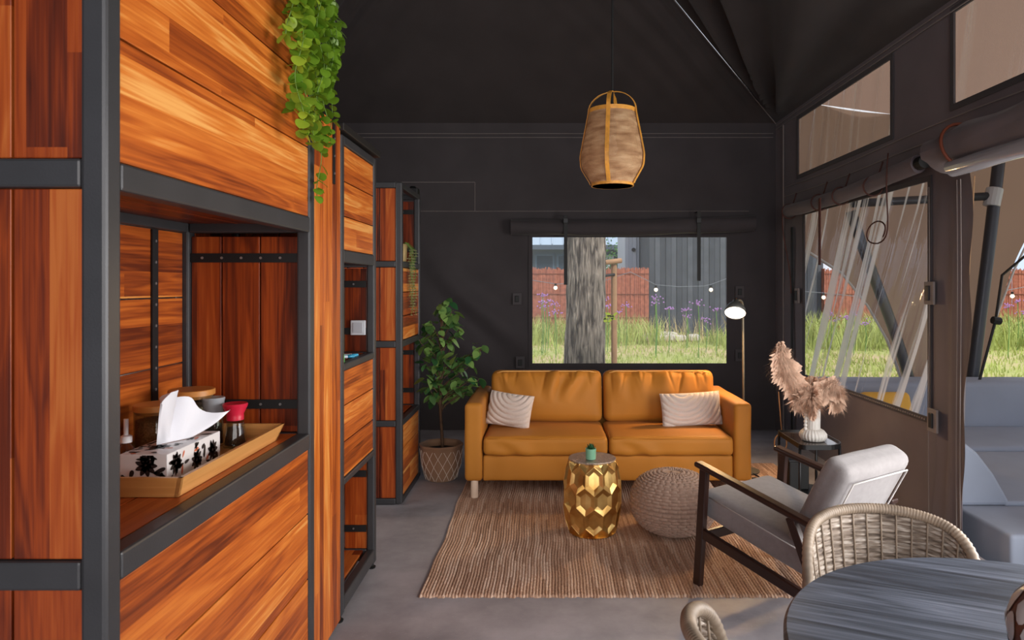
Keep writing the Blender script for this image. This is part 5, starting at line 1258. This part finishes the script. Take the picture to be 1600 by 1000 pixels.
mr = MB(); mr.add([(-4.4, YH-.6, 3.22), (4.6, YH-.6, 3.22), (4.6, YH+3.2, 4.6), (-4.4, YH+3.2, 4.6), (-4.4, YH-.6, 3.16), (4.6, YH-.6, 3.16), (4.6, YH+3.2, 4.54), (-4.4, YH+3.2, 4.54)], [(0, 1, 2, 3), (7, 6, 5, 4), (0, 4, 5, 1), (1, 5, 6, 2), (2, 6, 7, 3), (3, 7, 4, 0)])
rf2 = mr.build('roof', roofm, hs)
for k in range(18):
    x = -4.2+k*.5; MB().beam((x, YH-.6, 3.245), (x, YH+3.2, 4.625), .04, .05).build('standing_seam', roofm, rf2)
an_ = thing('pale_annex', 'pale grey boarded annex wall between the house and the dark shed', 'shed', (3.0, 24.5, GG))
pg_ = [simple('pale_board%d' % i, c, .7) for i, c in enumerate(((186, 190, 200), (176, 181, 192)))]
x = 2.85; i = 0
while x < 3.22: MB().box(x, x+.13, 24.4, 24.44, GG, 4.6).build('board', pg_[i % 2], an_); x += .135; i += 1
MB().box(2.86, 3.36, 24.45, 27, GG, 4.58).build('walls', pg_[1], an_)
MB().lathe([(0, 0), (.07, 0), (.07, .05), (0, .05)], (3.15, 24.38, 2.75), 14, Matrix.Rotation(R(90), 4, 'X')).build('outdoor_light', blackp, an_)
bsh = thing('garden_bush', 'green bush glimpsed between the house and pale annex', 'bush', (2.9, 28, GG)); mb = MB(); rn = random.Random(4)
for _ in range(1500):
    p = Vector((2.9+rn.gauss(0, .5), 28+rn.gauss(0, .3), 1.6+rn.gauss(0, .8))); p.z = max(GG, p.z); d = Vector((rn.uniform(-1, 1), rn.uniform(-1, 1), rn.uniform(-1, 1))).normalized()*.12; s2 = d.orthogonal().normalized()*.05; mb.add([p, p+d*.5+s2, p+d, p+d*.5-s2], [(0, 1, 2, 3)])
o = mb.build('foliage', simple('bush_leaf', (88, 136, 60), .6), bsh); o['kind'] = 'stuff'; MB().tube([(2.9, 28, GG), (2.9, 28, 1.6)], .05, 8).build('stem', barkm, bsh)
# pale stones
for i, (x, w_, lb) in enumerate(((3.5, .62, 'long pale stone at the foot of the dark shed'), (4.34, .17, 'small pale stone right of the long stone by the shed'), (3.62, .35, 'pale stone stacked behind the long stone by the shed'))):
    t = MB().rbox(w_, .2, .11 if i < 2 else .16, .08, 12, None, lambda P, nn: P+nn*.05*fz(P, 3), T(x, 20.0+.45*(i == 2), GG+.10)).build('garden_stone', simple('pale_stone%d' % i, (206, 198, 184), .9, var=.15), smooth=True); tag(t, lb, 'stone')
# grass
rn = random.Random(21); gm1 = MB(); gm2 = MB()
def blades(N, xr, yr, hr, target, wd=.012):
    for _ in range(N):
        x = rn.uniform(*xr); y = rn.uniform(*yr); h_ = rn.uniform(*hr); a = rn.uniform(0, 3.14); wv = Vector((math.cos(a), math.sin(a), 0))*wd; ln = Vector((rn.gauss(0, .22), rn.gauss(0, .22), 1))*h_
        p = Vector((x, y, GG)); target.add([p-wv, p+wv, p+ln*.6+wv*.6, p+ln*.6-wv*.6+Vector((0, 0, 0)), p+ln*1.0+Vector((ln.x, ln.y, 0))*.5], [(0, 1, 2, 3), (3, 2, 4)])
blades(9000, (-1.5, 7), (8, 20), (.04, .14), gm1); blades(1500, (-1.5, 3.3), (18.5, 21.5), (.3, .85), gm1, .016); blades(250, (3.3, 7.5), (19, 21.4), (.15, .4), gm1, .016); blades(500, (4.6, 7.5), (17, 20), (.15, .6), gm1, .016)
blades(9000, (4.5, 17), (8, 20), (.04, .16), gm1, .014); blades(4200, (7, 18), (17, 21.3), (.3, 1.0), gm1, .018)
blades(1100, (-1.5, 18), (19, 21.5), (.3, .9), gm2, .012)
o = gm1.build('meadow_grass', simple('grass_green', (172, 184, 104), .8, var=.2, vscale=1)); tag(o, 'green meadow grass between the tent and the fence', 'grass', kind='stuff')
o = gm2.build('dry_grass', simple('grass_dry', (206, 186, 136), .8, var=.2, vscale=1)); tag(o, 'dry straw coloured grass stems along the fence', 'grass', kind='stuff')
# verbena
vst = simple('verbena_stem', (100, 140, 70), .7); vfl = simple('verbena_flower', (176, 130, 196), .7)
flw = [(848, 460), (846, 472), (852, 478), (856, 470), (866, 475), (868, 488), (945, 468), (949, 478), (978, 478), (966, 487), (1025, 466), (1024, 474), (1045, 482), (1072, 484), (1074, 494), (1091, 474), (1119, 484), (1103, 500), (1298, 490), (1305, 500), (1322, 497), (1334, 490), (1352, 505), (1590, 470), (1597, 489), (1575, 478)]
def one_flower(px, py, Y, k):
    p = at(px, py, Y); right = px > 1200
    t = thing('verbena_flower', 'tall purple verbena stem in the meadow outside the side openings' if right else 'tall purple verbena stem in the meadow outside the back window', 'flower', (p.x, p.y, GG), 'verbena outside the side openings' if right else 'verbena outside the back window')
    MB().tube([(p.x, p.y, GG), (p.x+.03, p.y, (p.z+GG)/2), (p.x, p.y, p.z)], .010, 5).build('stem', vst, t)
    mb = MB(); rr = random.Random(k)
    for _ in range(14):
        c = p+Vector((rr.gauss(0, .06), rr.gauss(0, .04), rr.gauss(0, .03))); s_ = .022
        mb.add([c+Vector(v)*s_ for v in ((1, 0, 0), (0, 1, 0), (-1, 0, 0), (0, -1, 0), (0, 0, 1), (0, 0, -1))], [(0, 1, 4), (1, 2, 4), (2, 3, 4), (3, 0, 4), (1, 0, 5), (2, 1, 5), (3, 2, 5), (0, 3, 5)])
    mb.build('flower_head', vfl, t)['kind'] = 'stuff'
for k, (px, py) in enumerate(flw): one_flower(px, py, 15.5+(k % 5)*.6, k)
# festoon lights outside
fes = thing('festoon_lights', 'string of warm outdoor bulbs sagging in front of the shed', 'string lights', (1.5, 13, 1.5))
wirem = simple('festoon_wire', (120, 126, 136), .5)
pts = [at(x, y, 13) for x, y in ((820, 436), (870, 444), (940, 440), (985, 425), (1015, 440), (1025, 445), (1060, 448), (1100, 447), (1112, 444), (1150, 430))]
MB().tube(pts, .006, 5).build('wire', wirem, fes)
for x in (820, 1150):
    q = at(x, 436, 13); MB().tube([(q.x, 13, GG), (q.x, 13, q.z+.02)], .03, 8).build('post', polem, fes)
bem, n, l, b = new_mat('warm_bulb'); b.inputs['Emission Color'].default_value = (1, .8, .5, 1); b.inputs['Emission Strength'].default_value = 2.2
for x, y in ((1025, 450), (1111, 450), (868, 447)):
    c = at(x, y, 13); s_ = MB().lathe([(.0, .05), (.022, .05), (.022, -.0), (0, 0)], tuple(c), 10).build('socket', blackp, fes); MB().lathe([(0, -.075), (.03, -.055), (.038, -.03), (.02, 0), (0, 0)], tuple(c), 12).build('bulb', bem, s_, smooth=True)
fes2 = thing('festoon_lights', 'short string of outdoor bulbs seen past the awning edge', 'string lights', (10, 13, 1.3))
MB().tube([at(x, y, 13) for x, y in ((1250, 455), (1290, 458), (1400, 470), (1500, 468), (1582, 452), (1620, 445))], .006, 5).build('wire', wirem, fes2)
for x, y in ((1287, 462), (1582, 460)):
    c = at(x, y, 13); s_ = MB().lathe([(.0, .05), (.022, .05), (.022, -.0), (0, 0)], tuple(c), 10).build('socket', blackp, fes2); MB().lathe([(0, -.075), (.03, -.055), (.038, -.03), (.02, 0), (0, 0)], tuple(c), 12).build('bulb', bem, s_, smooth=True)
